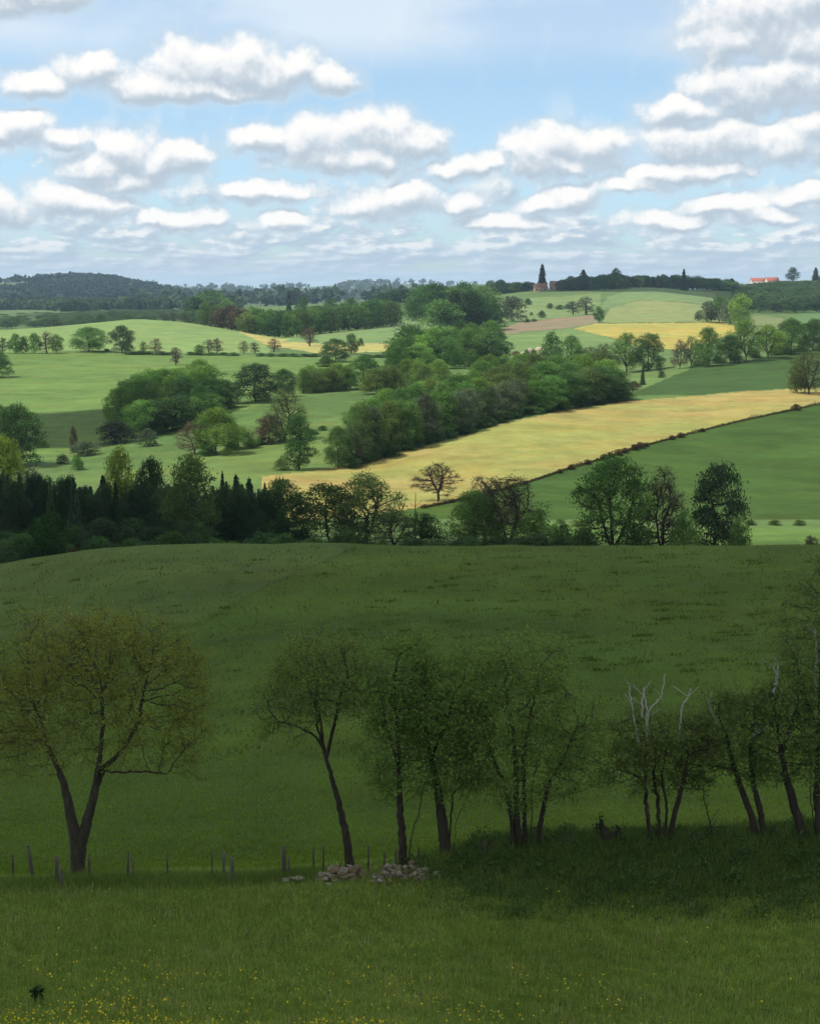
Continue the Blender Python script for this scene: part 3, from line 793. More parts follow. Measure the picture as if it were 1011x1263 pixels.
for px, base, top, w, kd, c, lb in ((262, 1500, 358, 44, 'far', DARK, 'big dark tree standing on the skyline of the light crest field'), (243, 1500, 366, 26, 'far', DARK, 'dark tree at the left side of the big skyline tree'), (281, 1480, 368, 20, 'far', GREEN, 'small tree at the right side of the big skyline tree'),
                                    (205, 1190, 385, 12, 'farbud', GREY, 'left small tree of four on the brow of the light crest field'), (217, 1190, 384, 14, 'farbud', GREY, 'second small tree on the brow of the light crest field'), (231, 1190, 385, 14, 'farbud', OLIVE, 'third small tree on the brow of the light crest field'), (253, 1190, 384, 10, 'far', DARK, 'dark slim tree at the right of the four on the brow'),
                                    (358, 1500, 361, 11, 'farspruce', NEEDLE, 'slim dark conifer above the left of the wood belt'), (375, 1500, 366, 18, 'far', DARK, 'dark round tree next to the slim conifer above the wood belt'), (408, 1500, 368, 18, 'far', DARK, 'dark round tree on the skyline above the middle of the wood belt'), (434, 1450, 367, 18, 'far', GREEN, 'green tree standing above the right of the wood belt')):
    T(kd, px, ('Y', base), top, w, c, lb)
for px, base, top, w, c in ((470, 1650, 361, 20, DEEP), (484, 1650, 358, 22, DARK), (499, 1650, 357, 26, DEEP), (518, 1620, 354, 26, GREEN), (536, 1600, 353, 30, GREEN), (550, 1640, 355, 24, DARK)):
    T('far', px, ('Y', base), top, w, c, 'tree in the dark row on the middle skyline', 'row of trees on the middle skyline')
T('far', 588, ('Y', 1480), 351, 44, FRESH, 'big light green dome shaped tree near the middle of the skyline')
wood(['far'], [DARK, GREEN, DARK], 'tree in the dark copse under the middle skyline', 'copse under the middle skyline', [(508, 1260), (575, 1270)], 60, [(508, 382), (540, 373), (575, 376)], 12, 32, 17, 0.85)
wood(['far'], [DARK, DEEP, GREEN], 'tree in the dark belt just above the central wood', 'dark belt above the central wood', [(540, 1020), (612, 1020)], 50, [(540, 393), (580, 386), (612, 388)], 10, 34, 18, 0.85)
T('far', 629, ('Y', 1230), 366, 32, GREY, 'greyish green leafy tree left of the house field')
T('farbud', 567, ('Y', 1420), 368, 26, PINK, 'brownish budding tree beside the light green dome tree')
T('farbud', 512, 422, 400, 26, OLIVE, 'olive tree in front of the pale belt field at its right end')
for px, py, tp, w, c in ((668, 392, 383, 9, DEEP), (678, 381, 374, 8, DARK), (690, 382, 376, 10, DARK), (700, 381, 375, 10, DARK), (650, 398, 393, 7, DARK), (658, 397, 393, 7, DARK), (651, 376, 368, 9, DARK), (655, 389, 385, 4, DARK)):
    T('bush', px, py, tp, w, c, 'dark isolated bush in the field below the ridge houses', 'bushes in the field below the ridge houses')
for px, py, tp, w, c, lb in ((706, 388, 371, 16, GREY, 'left grey tree by the brown fallow'), (722, 388, 366, 24, GREY, 'middle grey tree by the brown fallow, the widest of three'), (738, 398, 378, 12, GREEN, 'small green tree at the corner of fallow and second yellow field')):
    T('farbud' if c == GREY else 'far', px, py, tp, w, c, lb)
# right valley trees
for px, py, tp, w, kd, c, lb in ((680, 452, 410, 24, 'far', GREEN, 'slim tree just right of the pale earth patch'), (704, 460, 414, 30, 'oak', GREEN, 'airy tree between the pale earth patch and the greyish pair'),
                                 (728, 462, 428, 30, 'budding', GREY, 'left tree of the greyish pair in the mid meadow'), (744, 460, 424, 26, 'budding', GREY, 'right tree of the greyish pair in the mid meadow'),
                                 (772, 459, 411, 36, 'oak', GREEN, 'left of the two full green trees at the mid meadow edge'), (800, 457, 412, 34, 'round', DARK, 'right of the two full green trees at the mid meadow edge'),
                                 (792, 475, 453, 11, 'spruce', DEEP, 'small dark cone shaped tree at the corner of the dark green crop'), (815, 466, 457, 9, 'bush', DARK, 'tiny dark bush right of the small cone tree'), (781, 481, 470, 16, 'bush', BROWN, 'brown bush left of the small cone tree'),
                                 (838, 455, 419, 20, 'budding', PINK, 'brown bare looking tree at the left end of the right hand tree row'), (852, 452, 415, 22, 'budding', OLIVE, 'pale olive tree second in the right hand tree row'),
                                 (873, 452, 404, 30, 'round', GREEN, 'tall dark leafy tree third in the right hand tree row'), (899, 448, 414, 28, 'round', DARK, 'dark tree in the middle of the right hand tree row'),
                                 (919, 446, 394, 36, 'oak', FRESH, 'tallest tree of the right hand row, with visible trunk'), (946, 442, 401, 40, 'oak', FRESH, 'light green spreading tree right of the tallest row tree'),
                                 (975, 437, 394, 38, 'round', GREEN, 'broad green tree near the right end of the row'), (1003, 432, 394, 34, 'round', DARK, 'dark green tree of the row at the right edge'),
                                 (997, 486, 434, 46, 'budding', OLIVE, 'olive brown bushy tree at the right edge beside the top of the yellow field'), (983, 485, 446, 22, 'bush', OLIVE, 'olive bush at the left of the bushy right edge tree')):
    T(kd, px, py, tp, w, c, lb)
for px in (862, 885, 908, 930, 955, 968, 988):
    T('bush', px, np.interp(px, [860, 960, 1011], [451, 437, 431]), np.interp(px, [860, 960, 1011], [445, 430, 425]), 18, DARK, 'low hedge bush under the right hand tree row', 'hedge bushes under the right hand tree row')
for px, py, tp, w, c, lb in ((872, 398, 372, 22, GREY, 'left grey tree of the clump right of the sage slope'), (886, 398, 366, 26, GREEN, 'green tree at the middle of the clump right of the sage slope'), (900, 400, 370, 26, GREY, 'grey tree low in the clump right of the sage slope'), (912, 402, 363, 26, FRESH, 'fresh green tree at the right of the clump by the sage slope'), (861, 396, 384, 10, DARK, 'small pointed tree left of the clump by the sage slope')):
    T('far', px, py, tp, w, c, lb)
# ridge
wood(['far', 'farspruce', 'far'], [DEEP, DARK, GREEN], 'dark tree in the skyline row between the house and the open slope', 'skyline row right of the house', [(690, 1690), (775, 1690)], 50, [(690, 341), (720, 337), (755, 335), (775, 340)], 28, 17, 20, 0.65)
wood(['far', 'far', 'farbud', 'farspruce'], [DEEP, DARK, GREEN], 'dark tree in the long skyline row above the open slope', 'long skyline row above the open slope', [(778, 1735), (840, 1790), (905, 1800)], 50, [(778, 336), (810, 338), (840, 337), (870, 341), (905, 344)], 40, 17, 21, 0.65)
wood(['far', 'farspruce'], [DEEP, DARK], 'dark tree in the small skyline row left of the house', 'small skyline row left of the house', [(598, 1760), (655, 1720)], 50, [(598, 344), (625, 346), (655, 347)], 16, 14, 22, 0.65)
for px, top, w, kd, c, lb in ((666, 326, 15, 'farspruce', NEEDLE, 'tall dark conifer rising over the ridge house'), (716, 333, 20, 'farspruce', NEEDLE, 'broad dark conifer standing out of the skyline row right of the house'), (756, 331, 14, 'far', DEEP, 'knobbly dark tree standing out of the skyline row'),
                              (838, 332, 12, 'farspruce', NEEDLE, 'pale slim pointed tree in the long skyline row'), (616, 345, 14, 'far', DEEP, 'dark round tree at the left of the skyline near the dome tree'), (776, 346, 18, 'far', GREEN, 'green tree hanging below the skyline row above the field corner')):
    T(kd, px, ('Y', 1730), top, w, c, lb)
for px, top, w, kd, lb in ((970, 330, 14, 'far', 'flat topped tree on the right skyline beside the red roof'), (998, 330, 12, 'farspruce', 'left conifer of the pair at the right end of the skyline'), (1006, 332, 10, 'farspruce', 'right conifer of the pair at the right end of the skyline')):
    T(kd, px, ('Y', 2090), top, w, DEEP, lb)
wood(['far'], [(0.074, 0.125, 0.048)], 'dark wood under the right skyline', None, [(905, 1330), (960, 1350), (1080, 1450)], 640, [(905, 352), (960, 345), (1080, 344)], 210, 19, 23, 0.6, True, 15)
wood(['far'], [DEEP, DARK], 'small tree in the hedge under the red roofed farm', 'hedge under the red roofed farm', [(905, 1980), (1040, 2050)], 40, [(905, 350), (960, 348), (1040, 347)], 14, 14, 24, 0.5)
# far left forest
G6 = 'trees of the far wood beyond the light crest field'
wood(['far', 'farbud', 'far'], [(0.075, 0.122, 0.046)], 'far mixed wood beyond the light crest field', None, [(-40, 1350), (100, 1420), (270, 1420)], 700, [(-40, 392), (60, 386), (150, 380), (270, 380)], 190, 17, 25, 0.3, True, 17)
wood(['farspruce'], [NEEDLE], 'dark conifer in the far stand left of the big skyline tree', 'far conifer stands on the left', [(80, 2150), (112, 2150)], 60, [(80, 370), (112, 371)], 8, 8, 26, 0.8)
wood(['farspruce'], [NEEDLE], 'dark conifer in the far stand left of the big skyline tree', 'far conifer stands on the left', [(138, 2150), (215, 2150)], 60, [(138, 372), (165, 372), (215, 368)], 14, 9, 27, 0.8)

# far-off woods that read as one mass
def far_mass(name, label, poly, yr, n, size, col, seed, keep=1.0):
    r = np.random.default_rng(seed)
    xs = [p[0] for p in poly]
    V, Fc, sh, off = [], [], [], 0
    px = r.uniform(min(xs), max(xs), n * 6); Y = r.uniform(yr[0], yr[1], n * 6)
    X = (px - CX) / F * Y; Z = zground(X, Y)
    qx, qy = project(X, Y, Z)
    ok = np.where(inside(qx, qy, poly))[0]
    clump = waves(X, Y, 500, seed=seed + 1)
    ok = ok[clump[ok] > np.quantile(clump[ok], 1 - keep)][:n] if len(ok) else ok
    for i in ok:
        m = 26
        s = size * r.uniform(0.6, 1.3)
        d = r.normal(0, 1, (m, 3)); d /= np.linalg.norm(d, axis=1)[:, None]
        pts = np.array([X[i], Y[i], Z[i] + s * 0.55]) + d * s * np.array([0.55, 0.55, 0.5]) * r.uniform(0.6, 1, (m, 1))
        v, f = cards(pts, s * 0.6, int(r.integers(1e9)))
        V.append(v); Fc.append(f + off); off += len(v); sh.append(np.clip(r.uniform() * 0.6 + r.uniform(0, 0.4, m), 0, 1))
    if not V: return
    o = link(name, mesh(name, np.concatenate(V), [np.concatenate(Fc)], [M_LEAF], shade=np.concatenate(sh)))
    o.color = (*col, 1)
    tag(o, label, 'wood', kind='stuff')


far_mass('far_wood', 'dark forest, tinted blue as by haze, covering the far hill at the left', [(30, 380), (45, 349), (150, 344), (200, 362), (235, 380)], (2900, 4230), 2600, 17, (0.034, 0.058, 0.050), 301)  # leaf colour lifted and blued to stand in for distance haze
far_mass('far_wood', 'forest on the left shoulder of the far hill', [(-150, 385), (-150, 362), (0, 359), (40, 356), (60, 383)], (2600, 4260), 1100, 17, (0.040, 0.065, 0.050), 302, 0.75)  # haze blue in the leaf colour here too
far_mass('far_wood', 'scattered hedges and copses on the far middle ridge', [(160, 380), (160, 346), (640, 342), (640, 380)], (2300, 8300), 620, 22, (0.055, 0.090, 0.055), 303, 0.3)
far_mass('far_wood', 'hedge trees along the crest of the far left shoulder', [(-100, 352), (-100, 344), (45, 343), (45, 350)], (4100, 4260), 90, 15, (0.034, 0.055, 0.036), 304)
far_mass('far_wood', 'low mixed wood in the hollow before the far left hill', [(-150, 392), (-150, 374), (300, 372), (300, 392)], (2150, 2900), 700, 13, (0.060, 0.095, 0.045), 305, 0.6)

# ------------------------------------------------------------------ the near trees by the fence
def px_stem(pts, Y0, r, wander=0.5):
    """stem drawn as a polyline in the view at about distance Y0, given real depth"""
    out = []
    dz = r.normal(0, wander)
    for k, (x, y) in enumerate(pts):
        t = k / max(1, len(pts) - 1)
        out.append(at(x, y, Y0 + dz * t))
    return out


def near_tree(name, label, basepx, stems, lobes, nattr, nleaf, leafsize, col, seed, twigs=500, rt=0.009, thick=1.0, trunk_r=0.15, dead=(), spread=0.22, bark=None, tips_only=False):
    r = np.random.default_rng(seed)
    nleaf = int(nleaf * {403: 0.46, 404: 0.44, 405: 0.60, 408: 0.52, 409: 0.55}.get(seed, 0.70)); spread = spread * 0.85
    X0, Y0, Z0 = hit(*basepx)
    L_ = []
    for (x, y, rx, ry) in lobes:
        c = at(x, y, Y0)
        sx, sy = rx / F * Y0, ry / F * Y0
        L_.append((c[0], c[1] + r.normal(0, 0.3), c[2], sx, min(sx, 3.2), sy))
    A = lobes_points(nattr, L_, seed)
    ST = []
    for s in stems:
        q = px_stem(s, Y0, r)
        if s[0][1] >= basepx[1] - 12: q[0] = (q[0][0], Y0 + r.normal(0, 0.08), float(zground(q[0][0], Y0)) - 0.15)
        ST.append(q)
    P, par = colonize(A, ST, 0.20, 4.0, 0.36, 75, seed, (0, 0, 0.06))
    thin0 = None
    P, par = add_twigs(P, par, twigs, 0.75, seed + 1)
    R, kids = radii(P, par, rt, 2.25)
    # the stems taper from a flared foot
    hgt = P[:, 2] - Z0
    r0 = np.percentile(R, 99.5)
    R = R * (1 + (trunk_r / r0 - 1) * np.clip((R - 0.025) / (0.55 * r0), 0, 1) * np.clip(1.35 - hgt / 4.2, 0, 1)) * (1 + 0.45 * np.exp(-np.clip(hgt, 0, 9) / 0.4) * (R > 0.06))
    R = np.minimum(R, 0.48)
    root = bpy.data.objects.new(name, None); COL.objects.link(root)
    root.location = (X0, Y0, Z0)
    O = np.array([X0, Y0, Z0])
    big = R > 0.03
    tv, tf = tubes(P, par, R, 7)
    link('trunk', mesh('trunk', tv - O, [tf], [bark or M_BARK]), root)
    thin = np.where(R < rt * 2.6)[0]
    thin = thin[P[thin, 2] > Z0 + 1.2]
    hub = r.choice(thin, min(len(thin), max(60, int(len(thin) * 0.42))), replace=False)      # leaves sit in sprays with gaps between
    wt = r.gamma(1.6, 1.0, len(hub)); wt /= wt.sum()
    k = np.where(r.uniform(0, 1, nleaf) < 0.82, r.choice(hub, nleaf, p=wt), r.choice(thin, nleaf))
    LP = P[k] + r.normal(0, spread, (nleaf, 3)) * np.array([1.15, 1.15, 0.75])
    lv, lf = cards(LP, leafsize * 1.35, seed, up=0.8)
    cl = r.uniform(0, 1, len(P))
    sh = np.clip(0.55 * cl[k] + 0.45 * r.uniform(0, 1, nleaf), 0, 1)
    c = link('crown', mesh('crown', lv - O, [lf], [M_SPRAY], shade=sh), root); c.color = (*col, 1)
    for q, dpts in enumerate(dead):
        pts = np.array(px_stem(dpts, Y0 - 0.4, r, 0.3))
        PP, pa = [], []
        for a in range(len(pts) - 1):
            for t in np.linspace(0, 1, 6)[(1 if a else 0):]:
                PP.append(pts[a] + (pts[a + 1] - pts[a]) * t + r.normal(0, 0.02, 3)); pa.append(len(PP) - 2)
        m0 = len(PP)
        for b in range(2):      # a short side spur
            i = int(r.integers(m0 // 3, m0 - 1)); v = np.array([r.normal(0, 0.35), r.normal(0, .2), 0.4]);
            PP.append(PP[i] + v * 0.5); pa.append(i); PP.append(PP[-1] + v * 0.6); pa.append(len(PP) - 2)
        PP = np.array(PP); pa = np.array(pa)
        RR = np.linspace(0.055, 0.018, len(PP)); RR[m0:] = 0.014
        dv, df = tubes(PP, pa, RR, 5)
        d = link('dead_branch', mesh('dead_branch', dv - O, [df], [M_DEAD]), root)
        d['label'] = 'bleached bare branch'
    tag(root, label, 'tree')
    return root


near_tree('broadleaf_tree', 'wide domed tree with twin trunks by the fence at the left', (97, 1083),
          [[(97, 1084), (96, 1050), (91, 1020), (84, 985), (74, 950), (58, 918), (48, 880)], [(98, 1060), (102, 1035), (110, 1005), (117, 975), (128, 948), (152, 925), (172, 890), (178, 850)],
           [(116, 985), (120, 960), (124, 935), (126, 915), (128, 890), (125, 850)], [(127, 950), (150, 953), (180, 951), (205, 955)]],
          [(120, 860, 120, 95), (60, 860, 85, 80), (190, 860, 75, 85), (120, 800, 100, 52), (20, 880, 55, 60), (225, 900, 45, 45), (60, 790, 65, 42), (185, 805, 65, 48), (235, 870, 36, 50), (0, 900, 45, 60), (30, 930, 55, 38), (215, 935, 45, 36), (150, 925, 60, 30)],
          2500, 52000, 0.085, (0.190, 0.215, 0.040), 401, twigs=2000, trunk_r=0.300, rt=0.0052, thick=2.0, spread=0.20, bark=M_BARKD)
near_tree('broadleaf_tree', 'thinly leafed tree leaning left above the brown stone heap', (432, 1072),
          [[(433, 1073), (426, 1025), (414, 975), (402, 935), (396, 895), (390, 860), (388, 830)], [(400, 930), (392, 900), (389, 870), (378, 840)], [(402, 935), (412, 895), (418, 865), (428, 835)], [(398, 922), (385, 905), (365, 895), (345, 890)]],
          [(395, 840, 70, 55), (360, 860, 55, 55), (430, 830, 45, 50), (345, 885, 32, 32), (400, 800, 45, 25)],
          700, 19000, 0.078, (0.150, 0.205, 0.045), 402, twigs=800, trunk_r=0.210, rt=0.0056, thick=1.9, spread=0.24)
near_tree('broadleaf_tree', 'slender straight tree with dark leaves behind the grey stone heap', (497, 1070),
          [[(498, 1071), (494, 1010), (491, 950), (489, 890), (487, 840), (490, 810)], [(503, 1060), (508, 1030), (517, 1000), (522, 970)], [(492, 950), (478, 900), (470, 860)]],
          [(490, 830, 38, 50), (480, 880, 42, 45), (505, 870, 45, 60), (485, 935, 42, 38), (515, 815, 32, 40), (478, 965, 36, 26), (512, 950, 36, 36)],
          600, 26000, 0.095, (0.135, 0.215, 0.045), 403, twigs=450, trunk_r=0.170, rt=0.0058, spread=0.26, thick=1.5)
near_tree('broadleaf_tree', 'dark tree with a thick short trunk and side shoots right of the slender one', (550, 1058),
          [[(550, 1059), (545, 1010), (538, 965), (531, 930), (523, 895), (525, 850)], [(558, 1050), (562, 1015), (575, 985)], [(553, 1048), (556, 1010), (558, 980)], [(532, 930), (550, 895), (560, 860)]],
          [(530, 850, 42, 50), (555, 890, 48, 55), (520, 900, 40, 45), (560, 850, 40, 50), (570, 940, 38, 40), (545, 965, 40, 28), (585, 900, 36, 50)],
          600, 24000, 0.095, (0.135, 0.212, 0.045), 404, twigs=450, trunk_r=0.230, rt=0.0062, thick=1.9, spread=0.26)
near_tree('broadleaf_tree', 'broad bushy tree with a bundle of stems in the middle of the row', (645, 1047),
          [[(634, 1048), (629, 1000), (622, 965), (605, 930), (595, 895)], [(641, 1048), (637, 1000), (636, 950), (632, 900), (625, 860)], [(648, 1048), (647, 1000), (645, 950), (650, 900), (660, 855)], [(653, 1047), (656, 1010), (655, 970), (668, 920)], [(662, 1046), (668, 1005), (676, 970), (695, 935), (710, 900)]],
          [(640, 870, 75, 65), (690, 900, 55, 60), (600, 880, 50, 60), (650, 820, 60, 35), (720, 920, 35, 45), (640, 955, 65, 38), (585, 935, 38, 45), (700, 960, 40, 30), (610, 820, 45, 35)],
          1000, 40000, 0.092, (0.145, 0.215, 0.048), 405, twigs=800, trunk_r=0.125, rt=0.0058, spread=0.26, thick=1.5)
near_tree('broadleaf_tree', 'many stemmed tree with several bleached dead tops sticking out', (815, 1040),
          [[(802, 1041), (797, 1000), (795, 960), (797, 925), (790, 890)], [(811, 1041), (812, 1000), (806, 960), (808, 920), (800, 890)], [(818, 1041), (822, 1000), (816, 960), (822, 920), (825, 890)], [(825, 1040), (832, 1000), (842, 965), (848, 930), (842, 890)], [(797, 965), (780, 955), (760, 948)]],
          [(805, 925, 55, 40), (775, 915, 42, 45), (840, 920, 42, 45), (800, 895, 50, 28), (760, 950, 32, 32), (850, 955, 36, 32), (812, 955, 40, 30)],
          600, 17000, 0.085, (0.125, 0.175, 0.044), 406, twigs=600, trunk_r=0.115, rt=0.0058, spread=0.2,
          dead=([(800, 925), (797, 892), (801, 875), (815, 860), (820, 832)], [(799, 915), (797, 890), (797, 870), (793, 848)], [(788, 920), (782, 892), (778, 862), (774, 842)], [(791, 885), (792, 862), (795, 845)], [(836, 915), (838, 890), (841, 872), (852, 850)]))
near_tree('broadleaf_tree', 'leaning two stemmed tree with a thin dead twig at its left', (936, 1034),
          [[(933, 1035), (924, 1000), (912, 970), (903, 940), (895, 905), (885, 880)], [(943, 1034), (936, 995), (927, 960), (925, 920), (930, 885)], [(905, 950), (885, 945), (865, 945)]],
          [(905, 900, 45, 45), (880, 900, 35, 40), (930, 880, 40, 35), (900, 870, 40, 25), (870, 940, 34, 32), (918, 945, 40, 30)],
          520, 16000, 0.088, (0.120, 0.172, 0.044), 407, twigs=450, trunk_r=0.140, rt=0.0058, spread=0.2,
          dead=([(884, 895), (878, 880), (873, 865)], [(928, 908), (936, 903), (944, 898)]))
near_tree('broadleaf_tree', 'tree leaning left with an antler shaped dead top near the right edge', (990, 1033),
          [[(992, 1034), (980, 1000), (972, 970), (962, 930), (957, 890), (954, 860)], [(962, 930), (975, 895), (985, 860)]],
          [(960, 880, 45, 40), (985, 880, 38, 45), (945, 870, 35, 30), (975, 850, 38, 28), (965, 935, 42, 36), (995, 920, 36, 40)],
          520, 16000, 0.090, (0.135, 0.195, 0.046), 408, twigs=450, trunk_r=0.190, rt=0.0065, thick=1.5, spread=0.2,
          dead=([(953, 856), (958, 842), (956, 828), (950, 820)], [(955, 845), (958, 832), (959, 820)]))
near_tree('broadleaf_tree', 'tall dark tree cut by the right edge at the end of the row', (1012, 1034),
          [[(1012, 1035), (1007, 990), (1008, 930), (1010, 860), (1012, 780), (1015, 720)], [(1006, 1034), (999, 985), (1000, 940)], [(1009, 900), (990, 850), (980, 810)], [(1010, 860), (1035, 800), (1045, 740)]],
          [(1010, 780, 45, 60), (1025, 720, 40, 45), (990, 820, 38, 50), (1045, 790, 50, 70), (1035, 880, 50, 50), (1000, 900, 38, 48), (1020, 960, 40, 34), (975, 770, 28, 40)],
          800, 22000, 0.092, (0.140, 0.190, 0.050), 409, twigs=600, trunk_r=0.170, rt=0.0062, spread=0.21,
          dead=([(1004, 850), (1006, 810), (1005, 775)],))
near_tree('bare_sapling', 'thin leaning sapling between the many stemmed tree and the two stemmed tree', (879, 1036),
          [[(879, 1037), (874, 1010), (868, 985)]], [(866, 972, 12, 16)], 20, 60, 0.07, (0.045, 0.055, 0.02), 410, twigs=10, trunk_r=0.050, rt=0.012, thick=1.6, spread=0.1)

# ------------------------------------------------------------------ posts, stump, stones
def post(px, bot, top, w, lean, mat, label, seed):
    r = np.random.default_rng(seed)
    X, Y, Z = hit(px, bot)
    h = at(px, top, Y)[2] - Z
    n, s = 7, 8
    V = []
    for k in range(n):
        t = k / (n - 1)
        rad = w * (1.05 - 0.15 * t) * (1 + r.normal(0, 0.05))
        for a in range(s):
            an = a / s * 2 * math.pi
            V.append((rad * math.cos(an) * (1 + r.normal(0, .07)) + lean * t * h + r.normal(0, .004), rad * math.sin(an) * (1 + r.normal(0, .07)), -0.25 + (h + 0.25) * t + (r.normal(0, 0.03) if k == n - 1 else 0)))
    f = [[k * s + a, k * s + (a + 1) % s, (k + 1) * s + (a + 1) % s, (k + 1) * s + a] for k in range(n - 1) for a in range(s)]
    cap = [[(n - 1) * s + a for a in range(s)]]
    o = link('fence_post', mesh('fence_post', V, [np.array(f), np.array(cap)], [mat]))
    o.location = (X, Y, Z)
    tag(o, label, 'fence post', 'posts of the old field fence')


POSTS = [
    (17, 1089, 1054, .05, 0, M_POST, 'slim fence post nearest the left edge'),
    (43, 1090, 1044, .085, -.14, M_POST, 'thick dark fence post leaning left, left of the twin trunk tree'),
    (71, 1093, 1056, .09, 0, M_POST, 'stout dark fence post just left of the twin trunk tree'),
    (78, 1098, 1068, .05, -.05, M_POSTP, 'pale split post in front of the stout dark post'),
    (111, 1088, 1055, .05, 0, M_POST, 'post hugging the right foot of the twin trunk tree'),
    (158, 1088, 1050, .05, .03, M_POST, 'taller of two thin posts right of the twin trunk tree'),
    (165, 1089, 1062, .04, 0, M_POSTP, 'shorter of two thin posts right of the twin trunk tree'),
    (207, 1087, 1056, .04, 0, M_POST, 'single faint post halfway between the thin pair and the grey group'),
    (262, 1087, 1050, .035, 0, M_POST, 'thin post at the left of the grey group'),
    (276, 1088, 1050, .06, .02, M_POSTP, 'middle post of the grey group'),
    (287, 1092, 1057, .075, .0, M_POSTP, 'thickest grey post at the right of the grey group'),
    (350, 1085, 1044, .09, .02, M_POST, 'tall dark post above the small white stones'),
    (356, 1086, 1058, .05, 0, M_POSTP, 'short grey post touching the tall dark one'),
    (387, 1080, 1045, .04, 0, M_POST, 'thin dark post left of the brown stone heap'),
    (399, 1078, 1043, .04, 0, M_POST, 'thin post right above the brown stone heap'),
    (454, 1078, 1044, .045, .02, M_POST, 'thin dark post between the two stone heaps'),
    (474, 1076, 1050, .04, 0, M_POST, 'post behind the left part of the grey stone heap'),
    (488, 1073, 1046, .06, 0, M_POSTP, 'grey post at the left foot of the slender straight tree'),
    (516, 1072, 1047, .05, 0, M_POST, 'post right of the slender straight tree'),
    (591, 1056, 1037, .035, 0, M_POST, 'left thin post of the trio right of the thick trunked tree'),
    (598, 1057, 1037, .065, 0, M_POST, 'middle thick post of the trio right of the thick trunked tree'),
    (606, 1056, 1038, .03, .05, M_POST, 'right thin post of the trio right of the thick trunked tree'),
    (692, 1047, 1033, .035, 0, M_POST, 'left of two post tops right of the bundle stemmed tree'),
    (703, 1047, 1033, .04, 0, M_POST, 'right of two post tops right of the bundle stemmed tree'),
    (849, 1042, 1026, .04, 0, M_POST, 'post top right of the many stemmed tree'),
    (864, 1041, 1030, .035, 0, M_POST, 'short post top left of the leaning sapling'),
    (897, 1039, 1023, .045, 0, M_POST, 'post top left of the leaning two stemmed tree'),
    (957, 1036, 1020, .045, 0, M_POST, 'post top between the two leaning trees at the right'),
]
for k, a in enumerate(POSTS):
    post(*a, seed=500 + k)

# forked dead stump
X, Y, Z = hit(751, 1043)
sp = np.array([at(752, 1043, Y), at(749, 1036, Y), at(744, 1026, Y - .1), at(741, 1012, Y - .15), at(756, 1030, Y), at(762, 1023, Y + .1), at(738, 1019, Y)])
spar = np.array([-1, 0, 1, 2, 1, 4, 2])
sp[0][2] -= 0.2
tv, tf = tubes(sp, spar, np.array([.22, .19, .15, .07, .12, .05, .06]), 8)
st = link('tree_stump', mesh('tree_stump', tv - np.array([X, Y, Z]), [tf], [M_BARK])); st.location = (X, Y, Z)
r = np.random.default_rng(77)
lv, lf = cards(sp[r.integers(2, 7, 160)] + r.normal(0, .12, (160, 3)), 0.13, 5)
iv = link('ivy', mesh('ivy', lv - np.array([X, Y, Z]), [lf], [M_LEAF], shade=r.uniform(0, 1, 160)), st); iv.color = (0.022, 0.036, 0.016, 1)
tag(st, 'forked dark stump sticking up from the bank left of the many stemmed tree', 'stump')


def rock_mesh(seed, sz):
    r = np.random.default_rng(seed)
    import bmesh
    bm = bmesh.new()
    bmesh.ops.create_icosphere(bm, subdivisions=3, radius=1)
    D = [(v / np.linalg.norm(v), r.uniform(0.55, 0.95)) for v in r.normal(0, 1, (11, 3))]
    for v in bm.verts:
        c = np.array(v.co)
        for d, k in D:
            q = c @ d
            if q > k: c = c - d * (q - k) * 0.9
        c = c * (1 + 0.03 * math.sin(9 * c[0] + seed) * math.cos(8 * c[1]))
        v.co = Vector(c * np.array(sz))
    me = bpy.data.meshes.new('rock'); bm.to_mesh(me); bm.free()
    return me


def heap(n, x0, x1, yb, yt, mats, label, group, seed, s=(0.14, 0.30)):
    r = np.random.default_rng(seed)
    xb, yb_, _ = hit(0.5 * (x0 + x1), yb)
    for k in range(n):
        px = r.uniform(x0, x1)
        t = abs(px - 0.5 * (x0 + x1)) / (0.5 * (x1 - x0))
        hmax = (yb - yt) / F * yb_ * (1 - t ** 2) * 0.9
        Y = yb_ + r.uniform(-0.3, 1.6)
        X = (px - CX) / F * Y * 1.004
        u = r.uniform() ** 1.3
        sz = r.uniform(*s)
        o = link('rock', rock_mesh(seed * 100 + k, (sz * r.uniform(.9, 1.5), sz, sz * r.uniform(.55, .9))))
        o.data.materials.append(mats[r.integers(len(mats))])
        o.location = (X, Y, float(zground(X, Y)) + sz * 0.25 + hmax * u * 1.1)
        o.rotation_euler = (r.normal(0, .4), r.normal(0, .4), r.uniform(0, 6.28))
        tag(o, label, 'rock', group)


